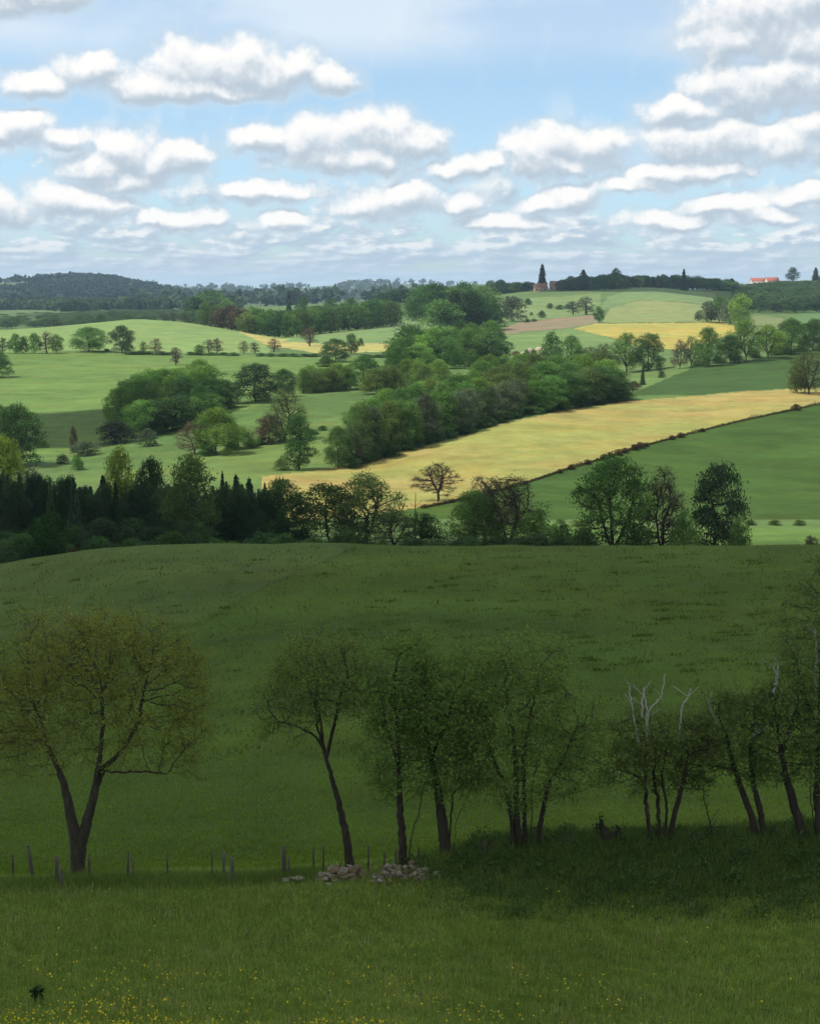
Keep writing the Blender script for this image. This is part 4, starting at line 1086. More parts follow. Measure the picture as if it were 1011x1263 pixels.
heap(46, 389, 446, 1089, 1073, [M_ROCKB, M_ROCKB, M_ROCKB, M_ROCKP], 'brownish stone in the heap at the foot of the leaning tree', 'stones of the brown heap', 61, (0.12, 0.27))
heap(80, 452, 528, 1091, 1074, [M_ROCKP, M_ROCKB, M_ROCKP, M_ROCKB], 'greyish stone in the heap right of the brown heap', 'stones of the grey heap', 62, (0.08, 0.18))
heap(12, 374, 462, 1092, 1088, [M_ROCKB, M_ROCKP], 'loose stone lying beside the two stone heaps', 'loose stones beside the heaps', 63, (0.10, 0.2))
heap(8, 500, 546, 1086, 1080, [M_ROCKB, M_ROCKP], 'stray stone at the right end of the grey heap', 'stray stones right of the grey heap', 64, (0.09, 0.17))
for px, py, s, lb in ((352, 1092, .13, 'small white stone furthest left of three in the grass'), (362, 1090, .16, 'middle white stone of three in the grass'), (370, 1091, .18, 'right white stone of three in the grass')):
    X, Y, Z = hit(px, py)
    o = link('rock', rock_mesh(int(px), (s * 1.4, s, s * .8))); o.data.materials.append(M_ROCKP); o.location = (X, Y, Z + s * .5 + .14); tag(o, lb, 'rock', 'white stones in the grass')

# ------------------------------------------------------------------ houses
def box(V, Fc, x0, x1, y0, y1, z0, z1):
    o = len(V)
    V += [(x0, y0, z0), (x1, y0, z0), (x1, y1, z0), (x0, y1, z0), (x0, y0, z1), (x1, y0, z1), (x1, y1, z1), (x0, y1, z1)]
    Fc += [[o, o + 3, o + 2, o + 1], [o + 4, o + 5, o + 6, o + 7], [o, o + 1, o + 5, o + 4], [o + 1, o + 2, o + 6, o + 5], [o + 2, o + 3, o + 7, o + 6], [o + 3, o, o + 4, o + 7]]


def part(name, boxes, mat, parent):
    V, Fc = [], []
    for b in boxes: box(V, Fc, *b)
    return link(name, mesh(name, V, [np.array(Fc)], [mat]), parent)


def house(px, base, w, d, hw, hr, rot, wallmat, roofmat, label, nwin=3, chim=True, cat='house', name='house'):
    X, Y, Z = spot(px, base)
    root = bpy.data.objects.new(name, None); COL.objects.link(root)
    root.location = (X, Y, Z); root.rotation_euler = (0, 0, rot)
    # gabled wall body
    hx, hy = w / 2, d / 2
    V = [(-hx, -hy, -1.5), (hx, -hy, -1.5), (hx, hy, -1.5), (-hx, hy, -1.5), (-hx, -hy, hw), (hx, -hy, hw), (hx, hy, hw), (-hx, hy, hw), (-hx, 0, hw + hr - .15), (hx, 0, hw + hr - .15)]
    wl = link('wall', mesh('wall', V, [np.array([[0, 1, 5, 4], [2, 3, 7, 6], [1, 2, 6, 5], [3, 0, 4, 7]]), np.array([[5, 6, 9], [7, 4, 8]])], [wallmat]), root)
    e = 0.5
    zl = hw - e * hr / hy
    R0 = [(-hx - e, -hy - e, zl), (hx + e, -hy - e, zl), (hx + e, 0, hw + hr), (-hx - e, 0, hw + hr), (hx + e, hy + e, zl), (-hx - e, hy + e, zl)]
    R1 = [(a, b, c + 0.25) for a, b, c in R0]
    Fq = [[0, 1, 2, 3], [3, 2, 4, 5], [6, 7, 8, 9], [9, 8, 10, 11], [0, 1, 7, 6], [4, 5, 11, 10], [1, 2, 8, 7], [2, 4, 10, 8], [3, 0, 6, 9], [5, 3, 9, 11]]
    rf = link('roof', mesh('roof', R0 + R1, [np.array(Fq)], [roofmat]), root)
    if chim: part('chimney', [(hx * .55, hx * .55 + .8, -.3, .4, hw + hr * .6, hw + hr + 1.0)], wallmat, rf)
    for k in range(nwin):
        cx = -hx + w * (k + 0.5) / nwin
        if k == nwin // 2:
            part('door', [(cx - .6, cx + .6, -hy - .06, -hy + .02, 0, 2.2)], M_TIMBER, root)
            continue
        wn = part('window', [(cx - .55, cx + .55, -hy - .05, -hy + .02, 1.0, 2.4)], M_DARKWIN, root)
        part('shutter', [(cx - 1.15, cx - .57, -hy - .09, -hy + .02, .95, 2.45), (cx + .57, cx + 1.15, -hy - .09, -hy + .02, .95, 2.45)], M_TIMBER, wn)
    tag(root, label, cat)
    return root


house(664, ('Y', 1690), 13, 8, 4.4, 3.4, 0.1, M_WALLB, M_ROOFB, 'stone house with brown roof under the tall conifer on the ridge')
house(684, ('Y', 1720), 14, 9, 5.0, 4.0, -0.3, M_WALLB, M_ROOFB, 'big roofed dull house right of the tall conifer')
house(700, ('Y', 1730), 12, 8, 4.5, 3.6, 0.25, M_WALLW, M_ROOFB, 'second dull roofed house right of the tall conifer, before the dark row')
house(934, ('Y', 2070), 30, 12, 4.2, 3.8, 0.05, M_WALLW, M_ROOF, 'long red roofed farmhouse on the right skyline', 5)
house(945, ('Y', 2050), 15, 11, 3.0, 4.2, 0.15, M_WALLW, M_ROOF, 'front red roofed wing with pale pink wall before the long farmhouse', 3, False)
house(899, ('Y', 2080), 5, 5, 7.5, 1.6, 0.2, M_WHITE, M_WALLW, 'small white tower like building on the skyline left of the red roof', 1, False)
house(564, ('Y', 1560), 11, 7, 4.0, 3.0, 0.2, M_WALLW, M_ROOFB, 'pale house half hidden in trees near the light green dome tree')
house(781, ('Y', 1770), 14, 9, 5.5, 4.0, 0.0, M_WALLB, M_ROOF, 'reddish roof peeping out behind the skyline row')
# pale bare earth by the centre hedge
def mound(px, py, w, h, seed, label):
    r = np.random.default_rng(seed)
    X, Y, Z = hit(px, py)
    n, s = 7, 20
    V, Fc = [], []
    ph = r.uniform(0, 6.28, 4)
    for k in range(n):
        t = k / (n - 1)
        for a in range(s):
            an = a / s * 2 * math.pi
            q = (1 + .18 * math.sin(2 * an + ph[0]) + .12 * math.sin(5 * an + ph[1])) * (1 - t ** 1.6)
            V.append((w * q * math.cos(an), w * .5 * q * math.sin(an), h * math.sin(t * 1.57) - .3 + r.normal(0, .05)))
    Fc = [[k * s + a, k * s + (a + 1) % s, (k + 1) * s + (a + 1) % s, (k + 1) * s + a] for k in range(n - 1) for a in range(s)]
    o = link('earth_mound', mesh('earth_mound', V, [np.array(Fc)], [M_EARTH])); o.location = (X, Y, Z)
    tag(o, label, 'earth mound', 'pale earth mounds by the centre hedge')


mound(645, 437, 1.3, 1.5, 1, 'left whitish mound of three by the centre hedge')
mound(653, 434, 1.4, 2.2, 2, 'middle pale mound of three by the centre hedge')
mound(665, 432, 2.3, 2.0, 3, 'right widest pale mound of three by the centre hedge')
for px, py, tp, w in ((649, 439, 431, 7), (658, 438, 431, 7), (670, 438, 433, 8), (636, 438, 433, 10)):
    T('bush', px, py, tp, w, BROWN, 'small brown bush between the pale earth mounds', 'brown bushes by the pale mounds')

X, Y, Z = hit(331, 493)
V, Fc = [], []
for q in ((-.8, .8, -.35, .35, .15, .22), (-.8, .8, -.35, -.29, .22, .75), (-.8, .8, .29, .35, .22, .75), (-.8, -.74, -.29, .29, .22, .75), (.74, .8, -.29, .29, .22, .75), (-.6, -.5, -.3, .3, -.3, .15), (.5, .6, -.3, .3, -.3, .15)): box(V, Fc, *q)
o = link('trough', mesh('trough', V, [np.array(Fc)], [M_WHITE])); o.location = (X, Y, Z); o.rotation_euler = (0, 0, .3)
tag(o, 'tiny white trough at the foot of the dark spreading hedge tree', 'trough')

# hedge along the lower border of the yellow field
r = np.random.default_rng(90)
hx = [485, 560, 640, 700, 800, 900, 1011]; hyy = [634, 619, 599, 579, 548.5, 522.5, 498.5]
V, off, Fc, sh = [], 0, [], []
for px in np.arange(520, 1040, 0.9):
    X, Y, Z = hit(px, float(np.interp(px, hx, hyy)) + 0.5)
    s = 0.35 + 0.45 * max(0, math.sin(px * 0.13) * math.sin(px * 0.041 + 1)) + r.uniform(0, .25)
    pts = np.array([X, Y, Z + s * .4]) + r.normal(0, 1, (22, 3)) * np.array([.35, .3, .33]) * s
    v, f = cards(pts, .3, int(r.integers(1e9))); V.append(v); Fc.append(f + off); off += len(v); sh.append(r.uniform(0, 1, 22))
h_ = link('hedge', mesh('hedge', np.concatenate(V), [np.concatenate(Fc)], [M_LEAF], shade=np.concatenate(sh))); h_.color = (0.060, 0.050, 0.026, 1)
tag(h_, 'thin dark hedge dividing the big yellow field from the green slope', 'hedge')
for px, s in ((704, 9), (724, 9), (745, 10), (752, 10), (762, 11), (770, 10), (782, 11), (789, 12), (796, 7), (828, 8), (839, 9), (866, 6), (981, 12), (690, 7)):
    py = float(np.interp(px, hx, hyy))
    T('bush', px, py + 1.5, py - s * .55, s, (0.060, 0.042, 0.024), 'reddish brown bush in the hedge below the big yellow field', 'brown bushes in the yellow field hedge')
# thin bare pole tree and leaning stake on the field corner
P = np.array([at(512, 660, 268), at(512.5, 640, 268), at(512, 625, 268), at(512.5, 607, 268), at(520, 617, 268), at(506, 621, 268)])
P[0][2] = float(zground(P[0][0], 268)) - .2
tv, tf = tubes(P, np.array([-1, 0, 1, 2, 2, 2]), np.array([.16, .13, .10, .04, .03, .03]), 6)
o = link('dead_tree', mesh('dead_tree', tv - P[0], [tf], [M_BARK])); o.location = P[0]
tag(o, 'thin bare pole like trunk at the bottom corner of the yellow field', 'tree')
X, Y, Z = hit(497, 631)
P = np.array([(X - .4, Y, Z - .2), (X, Y, Z + .8), (X + .25, Y, Z + 1.6), (X + .05, Y, Z + 1.3)])
tv, tf = tubes(P, np.array([-1, 0, 1, 1]), np.array([.14, .16, .12, .08]), 6)
o = link('stump', mesh('stump', tv - P[0], [tf], [M_BARK])); o.location = P[0]
tag(o, 'short leaning stump at the lower tip of the yellow field', 'stump')

# ------------------------------------------------------------------ grass, flowers, undergrowth
def blades(n, sampler, hgt, wid, seed, lean=0.35, per=1):
    r = np.random.default_rng(seed)
    X, Y = sampler(r, n)
    n = len(X)
    Z = zground(X, Y)
    a = r.uniform(0, 6.28, n); h = hgt * r.uniform(0.5, 1.4, n); w = wid * r.uniform(0.6, 1.4, n)
    lx, ly = r.normal(0, lean, n) * h, r.normal(0, lean, n) * h
    dx, dy = np.cos(a) * w / 2, np.sin(a) * w / 2
    V = np.stack([np.stack([X - dx, Y - dy, Z - .02], 1), np.stack([X + dx, Y + dy, Z - .02], 1), np.stack([X + lx, Y + ly, Z + h], 1)], 1)
    return V.reshape(-1, 3), np.arange(3 * n).reshape(-1, 3), X, Y


def fan(y0, y1, s=0.30, p=1.0):
    def f(r, n):
        Y = y0 + (y1 - y0) * r.uniform(0, 1, n) ** p
        return r.uniform(-s, s, n) * Y, Y
    return f


def clumpy(base, wl, seed, cut):
    def f(r, n):
        X, Y = base(r, n * 3)
        k = waves(X, Y, wl, seed=seed)
        i = np.argsort(-(k + r.normal(0, cut, len(k))))[:n]
        return X[i], Y[i]
    return f


def stuff(name, V, Fc, mat, col, label, cat, seed, patch=3.0, X=None, Y=None):
    r = np.random.default_rng(seed)
    sh = np.clip(0.5 + 0.075 * waves(X, Y, patch, seed=seed, n=60) + 0.08 * waves(X, Y, patch * 0.2, seed=seed + 7, n=40) + 0.10 * waves(X, Y, patch * 3.7, seed=seed + 9, n=40) + r.normal(0, .22, len(Fc)), 0, 1)
    o = link(name, mesh(name, V, [Fc], [mat], shade=sh)); o.color = (*col, 1)
    return tag(o, label, cat, kind='stuff')


V, Fc, X, Y = blades(300000, fan(40, 71, 0.36), 0.15, 0.035, 701)
stuff('grass', V, Fc, M_GRASS, (0.255, 0.345, 0.066), 'long meadow grass in the foreground', 'grass', 701, 4, X, Y)
V, Fc, X, Y = blades(60000, clumpy(fan(44, 68, 0.36), 1.1, 31, 0.8), 0.26, 0.045, 702)
stuff('grass', V, Fc, M_GRASS, (0.185, 0.255, 0.050), 'taller dark grass tufts in the foreground meadow', 'grass', 702, 2, X, Y)
V, Fc, X, Y = blades(260000, fan(71, 192, 0.36, p=1.7), 0.12, 0.06, 703)
stuff('grass', V, Fc, M_GRASS, (0.155, 0.225, 0.026), 'grass of the pasture beyond the fence', 'grass', 703, 6, X, Y)
V, Fc, X, Y = blades(12000, clumpy(fan(100, 187), 4.5, 32, 0.55), 0.24, 0.10, 704)
stuff('grass', V, Fc, M_GRASS, (0.075, 0.110, 0.026), 'darker grass tussocks on the knoll', 'grass', 704, 5, X, Y)


r = np.random.default_rng(720)      # rushy clumps drawn out along the slope of the knoll
BX, BY = [], []
for _ in range(330):
    px = r.uniform(-40, 1050); py = r.uniform(684, 830)
    if r.uniform() > (0.95 if px > 540 else 0.35): continue
    X0, Y0, _z = hit(px, py)
    m = int(r.integers(14, 46)); L0 = r.uniform(0.3, 1.0)
    BX.append(X0 + r.normal(0, L0, m)); BY.append(Y0 + r.normal(0, 0.16, m) + (BX[-1] - X0) * r.uniform(0.0, 0.35))
BX, BY = np.concatenate(BX), np.concatenate(BY)
V, Fc, X, Y = blades(len(BX), lambda r, n: (BX, BY), 0.24, 0.12, 721)
stuff('grass', V, Fc, M_GRASS, (0.085, 0.135, 0.026), 'dark rushy clumps strewn over the knoll', 'grass', 721, 5, X, Y)


def bank(r, n):
    px = r.uniform(470, 1080, n * 2); Y = r.uniform(57, 68.5, n * 2)
    w = np.clip((px - 480) / 120, 0.03, 1)
    edge = 66 - 6.2 * w + 1.5 * waves(px / 30, Y, 3.0, seed=44) + np.abs(r.normal(0, 1.3, n * 2)) * r.choice([-1.4, 1.0], n * 2, p=[.35, .65])
    k = (r.uniform(0, 1, n * 2) < w) & (Y > edge)
    px, Y = px[k][:n], Y[k][:n]
    return (px - CX) / F * Y, Y


r = np.random.default_rng(705)
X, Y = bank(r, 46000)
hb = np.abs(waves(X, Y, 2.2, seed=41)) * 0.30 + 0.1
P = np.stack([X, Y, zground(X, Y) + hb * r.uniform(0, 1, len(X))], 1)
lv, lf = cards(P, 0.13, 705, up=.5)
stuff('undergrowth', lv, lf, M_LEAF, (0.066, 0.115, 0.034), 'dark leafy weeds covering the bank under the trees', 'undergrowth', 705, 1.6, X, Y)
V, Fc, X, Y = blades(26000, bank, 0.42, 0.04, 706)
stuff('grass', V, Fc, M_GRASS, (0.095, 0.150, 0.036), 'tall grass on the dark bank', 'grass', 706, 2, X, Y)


def fence_strip(r, n):
    px = r.uniform(-60, 560, n); Y = r.normal(66.3, 0.9, n)
    k = (px < 384) | (px > 530) | (Y > 67.6)
    px, Y = px[k], Y[k]
    return (px - CX) / F * Y, Y


V, Fc, X, Y = blades(26000, fence_strip, 0.40, 0.04, 707)
stuff('grass', V, Fc, M_GRASS, (0.130, 0.200, 0.040), 'tall uncut grass along the fence line', 'grass', 707, 2, X, Y)


def flowers(r, n):
    Y = 43 + 12 * r.uniform(0, 1, n * 5) ** 1.5
    X = r.uniform(-.30, .30, n * 5) * Y
    k = waves(X, Y, 5, seed=51) + r.normal(0, .9, n * 5) - 0.10 * X - (Y - 43) * .16
    i = np.argsort(-k)[:n]
    return X[i], Y[i]


r = np.random.default_rng(708)
X, Y = flowers(r, 1150)
X2, Y2 = fan(46, 64)(r, 260); X, Y = np.concatenate([X, X2]), np.concatenate([Y, Y2])
P = np.stack([X, Y, zground(X, Y) + r.uniform(.24, .36, len(X))], 1)
lv, lf = cards(P, 0.066, 708, up=1.2, aspect=1.0)
o = stuff('buttercups', lv, lf, M_GRASS, (0.72, 0.57, 0.04), 'yellow buttercups dotted through the foreground grass', 'flowers', 708, 2, X, Y)
X, Y = fan(80, 180)(r, 500)
P = np.stack([X, Y, zground(X, Y) + .15], 1)
lv, lf = cards(P, 0.12, 709, up=1.2, aspect=1.0)
stuff('wildflowers', lv, lf, M_GRASS, (0.16, 0.18, 0.08), 'pale flower specks in the pasture beyond the fence', 'flowers', 709, 2, X, Y)
r = np.random.default_rng(730)
X, Y = clumpy(fan(43, 66, 0.36), 1.6, 33, 0.7)(r, 26000)
P = np.stack([X, Y, zground(X, Y) + r.uniform(.04, .2, len(X))], 1)
lv, lf = cards(P, 0.085, 730, up=1.0)
stuff('weeds', lv, lf, M_GRASS, (0.120, 0.210, 0.048), 'broad leafed weeds mixed through the meadow grass', 'weeds', 730, 1.3, X, Y)
V, Fc, X, Y = blades(7000, clumpy(fan(43, 66, 0.36), 5.0, 34, 1.2), 0.42, 0.022, 731, lean=0.12)
stuff('grass', V, Fc, M_GRASS, (0.340, 0.330, 0.140), 'pale flowering grass stalks above the meadow', 'grass', 731, 2, X, Y)
# dark weed standing in the foreground flowers
X, Y, Z = hit(47, 1238)
r = np.random.default_rng(710)
q = np.stack([r.normal(0, .07, 140), r.normal(0, .07, 140), np.linspace(.02, .5, 140)], 1)
lv, lf = cards(q, .19, 710)
o = link('weed', mesh('weed', lv, [lf], [M_LEAF], shade=r.uniform(0, 1, 140))); o.color = (.04, .075, .022, 1); o.location = (X, Y, Z)
tag(o, 'dark upright weed among the buttercups at the lower left', 'weed')

# ------------------------------------------------------------------ light: sun, drifting clouds that shade the land, sky
SUN_EL, SUN_AZ = math.radians(58), math.radians(-98)       # azimuth from +Y towards +X
SD = Vector((math.sin(SUN_AZ) * math.cos(SUN_EL), math.cos(SUN_AZ) * math.cos(SUN_EL), math.sin(SUN_EL)))
sl = bpy.data.lights.new('sun', 'SUN'); sl.energy = 4.2; sl.angle = math.radians(0.53); sl.color = (1.0, 0.955, 0.88)
so = bpy.data.objects.new('sun', sl); COL.objects.link(so)
so.rotation_euler = SD.to_track_quat('Z', 'Y').to_euler()
so.location = SD * 900


def cloud_material():
    m, nt, L = newmat('cloud_vapour')
    out = N(nt, 'ShaderNodeOutputMaterial')
    d = N(nt, 'ShaderNodeBsdfDiffuse', inp={0: (.9, .9, .92, 1)}); t = N(nt, 'ShaderNodeBsdfTranslucent', inp={0: (.9, .9, .92, 1)})
    mx = N(nt, 'ShaderNodeMixShader', inp={0: .5}); L(d.outputs[0], mx.inputs[1]); L(t.outputs[0], mx.inputs[2]); L(mx.outputs[0], out.inputs[0])
    return m


M_CLOUD = cloud_material()


def cloud(poly, alt, seed, puff=(30, 60), n=120, zg=-35):
    """a heap of puffs whose shadow falls on the ground polygon [(X, Y)]"""
    import bmesh
    r = np.random.default_rng(seed)
    xs = [p[0] for p in poly]; ys = [p[1] for p in poly]
    bm = bmesh.new()
    off = SD * ((alt - zg) / SD.z)
    k = 0
    for _ in range(n * 20):
        if k >= n: break
        x, y = r.uniform(min(xs), max(xs)), r.uniform(min(ys), max(ys))
        if not inside(np.array([x]), np.array([y]), poly)[0]: continue
        s = r.uniform(*puff)
        ret = bmesh.ops.create_icosphere(bm, subdivisions=3, radius=1)
        ph = r.uniform(0, 6.28, 3)
        for v in ret['verts']:
            c = np.array(v.co)
            w = 1 + .12 * math.sin(4 * c[0] + ph[0]) * math.sin(4 * c[1] + ph[1]) + .08 * math.sin(9 * c[2] + ph[2])
            v.co = Vector((x + off.x + c[0] * s * w, y + off.y + c[1] * s * w, alt + r.uniform(0, .02) + max(-.28, c[2]) * s * .75 * w))
        k += 1
    me = bpy.data.meshes.new('cloud'); bm.to_mesh(me); bm.free(); me.materials.append(M_CLOUD)
    tag(link('cloud', me), kind='structure')


cloud([(-160, -120), (330, -120), (330, 205), (150, 222), (60, 236), (0, 246), (-60, 240), (-160, 236)], 1500, 801, (26, 46), 190)
cloud([(-165, 452), (-95, 455), (-82, 480), (-88, 522), (-165, 525)], 620, 802, (12, 20), 26)
cloud([(170, 1700), (330, 1640), (360, 1900), (160, 1840)], 900, 804, (26, 44), 50)

w = bpy.data.worlds.new('World'); scene.world = w; w.use_nodes = True
try:
    w.cycles.sampling_method = 'MANUAL'; w.cycles.sample_map_resolution = 512
except Exception:
    pass
nt = w.node_tree; nt.nodes.clear(); L = nt.links.new
wout = N(nt, 'ShaderNodeOutputWorld')
sky = N(nt, 'ShaderNodeTexSky', sky_type='NISHITA', sun_disc=False, sun_elevation=SUN_EL, sun_rotation=SUN_AZ % (2 * math.pi), altitude=250, air_density=1.0, dust_density=0.6, ozone_density=2.0)
bg_sky = N(nt, 'ShaderNodeBackground', inp={1: 0.10}); air = N(nt, 'ShaderNodeVectorMath', operation='MULTIPLY', inp={1: (0.93, 1.00, 1.06)}); L(sky.outputs[0], air.inputs[0]); 
tc = N(nt, 'ShaderNodeTexCoord')
sep = N(nt, 'ShaderNodeSeparateXYZ'); L(tc.outputs['Generated'], sep.inputs[0])
M = lambda op, a, b=None, c=None: math_node(nt, L, op, a, b, c)
az = M('ARCTAN2', sep.outputs[0], sep.outputs[1]); el = M('ARCSINE', sep.outputs[2])
pv = N(nt, 'ShaderNodeCombineXYZ'); L(M('MULTIPLY', az, 20.0), pv.inputs[0]); L(M('MULTIPLY', el, 20.0), pv.inputs[1])   # units of 1/20 rad: 100 of the view's pixels


def cloud_group():
    """how deep a direction lies inside the cumulus heaps"""
    g = bpy.data.node_groups.new('cumulus_depth', 'ShaderNodeTree')
    g.interface.new_socket('P', in_out='INPUT', socket_type='NodeSocketVector')
    g.interface.new_socket('D', in_out='OUTPUT', socket_type='NodeSocketFloat')
    g.interface.new_socket('S', in_out='OUTPUT', socket_type='NodeSocketFloat')
    gi = N(g, 'NodeGroupInput'); go = N(g, 'NodeGroupOutput'); L = g.links.new
    n1 = N(g, 'ShaderNodeTexNoise', noise_dimensions='2D', inp={'Scale': 1.8, 'Detail': 5.0, 'Roughness': 0.55}); L(gi.outputs[0], n1.inputs['Vector'])
    s1 = N(g, 'ShaderNodeVectorMath', operation='SUBTRACT', inp={1: (.5, .5, .5)}); L(n1.outputs['Color'], s1.inputs[0])
    m1 = N(g, 'ShaderNodeVectorMath', operation='MULTIPLY_ADD', inp={1: (.42, .30, 0)}); L(s1.outputs[0], m1.inputs[0]); L(gi.outputs[0], m1.inputs[2])
    flat = N(g, 'ShaderNodeVectorMath', operation='MULTIPLY', inp={1: (1, 1, 0)}); L(m1.outputs[0], flat.inputs[0])
    PUFFS = [  # (px, py, rx, ry)
        (60, 118, 50, 18), (125, 104, 46, 22), (185, 118, 70, 20), (245, 98, 62, 34), (310, 96, 66, 32), (360, 100, 46, 26), (405, 106, 38, 17), (245, 122, 110, 15),
        (45, 172, 48, 22), (10, 180, 40, 14), (90, 182, 40, 10), (165, 195, 50, 28), (205, 205, 55, 26), (240, 200, 30, 22), (130, 212, 45, 18), (165, 228, 55, 18),
        (330, 180, 50, 20), (400, 182, 60, 32), (460, 172, 62, 32), (510, 180, 42, 24), (430, 202, 100, 18), (575, 208, 45, 16), (545, 216, 40, 10),
        (655, 196, 42, 30), (680, 186, 36, 26), (725, 192, 48, 26), (690, 208, 75, 14),
        (830, 148, 55, 20), (900, 122, 70, 36), (965, 115, 70, 36), (920, 40, 95, 50), (985, 20, 80, 45), (885, 70, 60, 30), (860, 185, 90, 30), (950, 190, 70, 26), (995, 170, 50, 30), (840, 218, 80, 14), (985, 70, 60, 36),
        (30, 12, 60, 26), (90, 16, 55, 22), (10, 30, 55, 16),
        (15, 262, 45, 24), (80, 252, 50, 24), (130, 258, 50, 18), (225, 274, 60, 13), (350, 276, 42, 9), (330, 240, 60, 12), (455, 255, 48, 22), (510, 246, 46, 22), (570, 252, 40, 18), (700, 246, 36, 20), (670, 256, 40, 12), (620, 278, 60, 10), (810, 275, 60, 12), (890, 256, 60, 16), (980, 246, 50, 18), (930, 270, 60, 12), (770, 232, 60, 12),
    ]
    acc = None
    for (px, py, rx, ry) in PUFFS:
        a, e = (px - CX) / 100.0, (HOR - py) / 100.0
        ix, iy = 100.0 / (rx * 1.08), 100.0 / max(ry * 1.1, 15.5)
        ma = N(g, 'ShaderNodeVectorMath', operation='MULTIPLY_ADD', inp={1: (ix, iy, 0), 2: (-a * ix, -e * iy, 0)}); L(flat.outputs[0], ma.inputs[0])
        dp = N(g, 'ShaderNodeVectorMath', operation='DOT_PRODUCT'); L(ma.outputs[0], dp.inputs[0]); L(ma.outputs[0], dp.inputs[1])
        if acc is None: acc = dp.outputs['Value']
        else: acc = math_node(g, L, 'SMOOTH_MIN', acc, dp.outputs['Value'], 0.25)
    d = math_node(g, L, 'SUBTRACT', 1.0, acc)
    n2 = N(g, 'ShaderNodeTexNoise', noise_dimensions='2D', inp={'Scale': 2.4, 'Detail': 8.0, 'Roughness': 0.58}); L(gi.outputs[0], n2.inputs['Vector'])
    d = math_node(g, L, 'MAXIMUM', d, -1.2)
    L(d, go.inputs[1])
    d = math_node(g, L, 'ADD', d, math_node(g, L, 'MULTIPLY', math_node(g, L, 'SUBTRACT', n2.outputs['Fac'], 0.5), 2.2))
    L(d, go.inputs[0])
    return g


CG = cloud_group()


def depth_at(off):
    gn = N(nt, 'ShaderNodeGroup'); gn.node_tree = CG
    ad = N(nt, 'ShaderNodeVectorMath', operation='ADD', inp={1: off}); L(pv.outputs[0], ad.inputs[0]); L(ad.outputs[0], gn.inputs[0])
    return gn.outputs[0], gn.outputs[1]


(D0, S0), (D1, S1) = depth_at((0, 0, 0)), depth_at((-0.05, 0.13, 0))
def smooth(v, a, b, lo=0.0, hi=1.0):
    n = N(nt, 'ShaderNodeMapRange', interpolation_type='SMOOTHSTEP', inp={1: a, 2: b, 3: lo, 4: hi}); L(v, n.inputs[0]); return n.outputs[0]
alpha = smooth(D0, -0.15, 0.68)
skirt = M('MULTIPLY', smooth(D0, -0.95, 0.10), 0.55)
lit = smooth(M('ADD', M('MULTIPLY', M('SUBTRACT', D0, D1), 0.45), M('MULTIPLY', M('SUBTRACT', S0, S1), 0.75)), -0.40, 0.62)
# rows of small cloud stacked up towards the horizon
iz = M('DIVIDE', 1.0, M('ADD', M('MAXIMUM', sep.outputs[2], 0.0), 0.035))
pl = N(nt, 'ShaderNodeCombineXYZ'); L(M('MULTIPLY', az, 27.0), pl.inputs[0]); L(M('MULTIPLY', iz, 0.30), pl.inputs[1])
def band(off):
    ad = N(nt, 'ShaderNodeVectorMath', operation='ADD', inp={1: off}); L(pl.outputs[0], ad.inputs[0])
    n = N(nt, 'ShaderNodeTexNoise', noise_dimensions='2D', inp={'Scale': 1.0, 'Detail': 6.0, 'Roughness': 0.56}); L(ad.outputs[0], n.inputs['Vector'])
    return n.outputs['Fac']
B0 = band((3.0, 7.0, 0)); B1 = band((2.88, 6.80, 0))
low = smooth(el, 0.004, 0.070, 1.0, 0.0)
bal = M('MULTIPLY', smooth(M('ADD', B0, M('MULTIPLY', low, 0.26)), 0.50, 0.70), smooth(el, 0.05, 0.12, 1.0, 0.12))
blit = M('MULTIPLY', smooth(M('SUBTRACT', B0, B1), -0.10, 0.14), smooth(el, 0.002, 0.035, 0.45, 1.0))
# thin high veil
vn = N(nt, 'ShaderNodeTexNoise', noise_dimensions='2D', inp={'Scale': 0.55, 'Detail': 5.0, 'Roughness': 0.5})
vm = N(nt, 'ShaderNodeVectorMath', operation='MULTIPLY', inp={1: (.55, 1.4, 0)}); L(pv.outputs[0], vm.inputs[0]); L(vm.outputs[0], vn.inputs['Vector'])
veil = M('MULTIPLY', smooth(el, 0.118, 0.150), smooth(vn.outputs['Fac'], 0.30, 0.6, 0.35, 0.85))


def ramp(fac, stops):
    n = N(nt, 'ShaderNodeValToRGB')
    e = n.color_ramp.elements
    while len(e) < len(stops): e.new(0.5)
    for i, (p, c) in enumerate(stops): e[i].position = p; e[i].color = (*c, 1)
    L(fac, n.inputs[0]); return n.outputs[0]


cumulus = ramp(lit, [(0.0, (0.50, 0.59, 0.68)), (0.35, (0.66, 0.73, 0.79)), (0.62, (0.84, 0.87, 0.90)), (1.0, (1.0, 0.99, 0.97))])
bandcol = ramp(blit, [(0.0, (0.48, 0.60, 0.71)), (0.5, (0.59, 0.69, 0.78)), (1.0, (0.90, 0.93, 0.93))])
CS = 0.70
lowair = N(nt, 'ShaderNodeVectorMath', operation='MULTIPLY', inp={1: (0.80, 0.94, 1.14)}); L(air.outputs[0], lowair.inputs[0])
amix = N(nt, 'ShaderNodeMixRGB'); L(smooth(el, 0.01, 0.14), amix.inputs[0]); L(lowair.outputs[0], amix.inputs[1]); L(air.outputs[0], amix.inputs[2]); L(amix.outputs[0], bg_sky.inputs[0])
bg_c = N(nt, 'ShaderNodeBackground', inp={1: CS}); L(cumulus, bg_c.inputs[0])
bg_b = N(nt, 'ShaderNodeBackground', inp={1: CS}); L(bandcol, bg_b.inputs[0])
bg_v = N(nt, 'ShaderNodeBackground', inp={0: (0.76, 0.86, 0.95, 1), 1: CS})
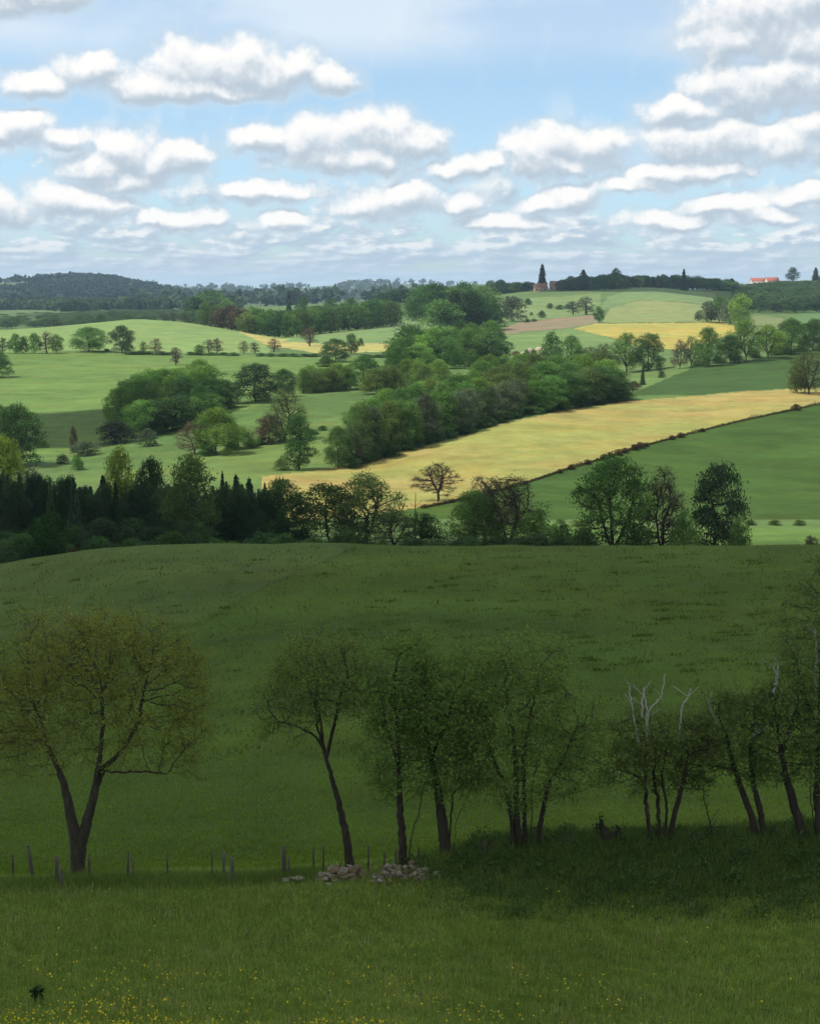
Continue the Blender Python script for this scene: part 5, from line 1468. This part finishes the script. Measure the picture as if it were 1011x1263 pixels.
mx1 = N(nt, 'ShaderNodeMixShader'); L(veil, mx1.inputs[0]); L(bg_sky.outputs[0], mx1.inputs[1]); L(bg_v.outputs[0], mx1.inputs[2])
zv = N(nt, 'ShaderNodeCombineXYZ')      # unseen cumulus field overhead, added to whiten the ambient light
zz = M('MAXIMUM', sep.outputs[2], 0.08)
L(M('MULTIPLY', M('DIVIDE', sep.outputs[0], zz), 1.3), zv.inputs[0]); L(M('MULTIPLY', M('DIVIDE', sep.outputs[1], zz), 1.3), zv.inputs[1])
zn = N(nt, 'ShaderNodeTexNoise', noise_dimensions='2D', inp={'Scale': 1.0, 'Detail': 6.0, 'Roughness': 0.55}); L(zv.outputs[0], zn.inputs['Vector'])
zal = M('MULTIPLY', smooth(zn.outputs['Fac'], 0.38, 0.56), smooth(el, 0.22, 0.34))
bg_z = N(nt, 'ShaderNodeBackground', inp={0: (0.86, 0.86, 0.84, 1), 1: CS})
mx0 = N(nt, 'ShaderNodeMixShader'); L(zal, mx0.inputs[0]); L(mx1.outputs[0], mx0.inputs[1]); L(bg_z.outputs[0], mx0.inputs[2])
mx2 = N(nt, 'ShaderNodeMixShader'); L(bal, mx2.inputs[0]); L(mx0.outputs[0], mx2.inputs[1]); L(bg_b.outputs[0], mx2.inputs[2])
bg_s = N(nt, 'ShaderNodeBackground', inp={0: (0.60, 0.72, 0.82, 1), 1: CS})
mxs = N(nt, 'ShaderNodeMixShader'); L(skirt, mxs.inputs[0]); L(mx2.outputs[0], mxs.inputs[1]); L(bg_s.outputs[0], mxs.inputs[2])
mx3 = N(nt, 'ShaderNodeMixShader'); L(alpha, mx3.inputs[0]); L(mxs.outputs[0], mx3.inputs[1]); L(bg_c.outputs[0], mx3.inputs[2])
L(mx3.outputs[0], wout.inputs[0])

# ------------------------------------------------------------------ haze
HZ = 5.2e-5
m, nth, Lh = newmat('haze')
ho = N(nth, 'ShaderNodeOutputMaterial')
pvn = N(nth, 'ShaderNodeVolumePrincipled', inp={'Color': (0.56, 0.78, 1.0, 1), 'Density': HZ, 'Anisotropy': 0.1})
Lh(pvn.outputs[0], ho.inputs['Volume'])
V, Fc = [], []
box(V, Fc, -8600, 8600, -60, 14200, float(ZG.min()) - 1.5, 75)
hz = link('haze', mesh('haze', V, [np.array(Fc)], [m])); tag(hz, kind='stuff', label='thin blue air between the camera and the far hills', cat='haze')

# ------------------------------------------------------------------ camera + render settings
cam = bpy.data.cameras.new('camera'); co = bpy.data.objects.new('camera', cam); COL.objects.link(co)
co.location = (0, 0, 0); co.rotation_euler = (math.pi / 2 - PITCH, 0, 0)
cam.sensor_fit = 'VERTICAL'; cam.sensor_height = 24; cam.sensor_width = 24; cam.lens = 24 * F / 1263.0
cam.clip_start = 0.5; cam.clip_end = 40000
scene.camera = co
scene.render.engine = 'CYCLES'
cy = scene.cycles
cy.max_bounces = 4; cy.diffuse_bounces = 2; cy.glossy_bounces = 1; cy.transmission_bounces = 3; cy.volume_bounces = 0; cy.transparent_max_bounces = 4
cy.use_denoising = True
try:
    cy.denoiser = 'OPENIMAGEDENOISE'
    cy.denoising_input_passes = 'RGB_ALBEDO_NORMAL'
except Exception:
    pass
cy.sample_clamp_indirect = 4.0
cy.use_adaptive_sampling = True; cy.adaptive_threshold = 0.015
vs = scene.view_settings
vs.view_transform = 'Standard'; vs.look = 'None'; vs.gamma = 1.0; vs.exposure = 0.55; vs.use_curve_mapping = False
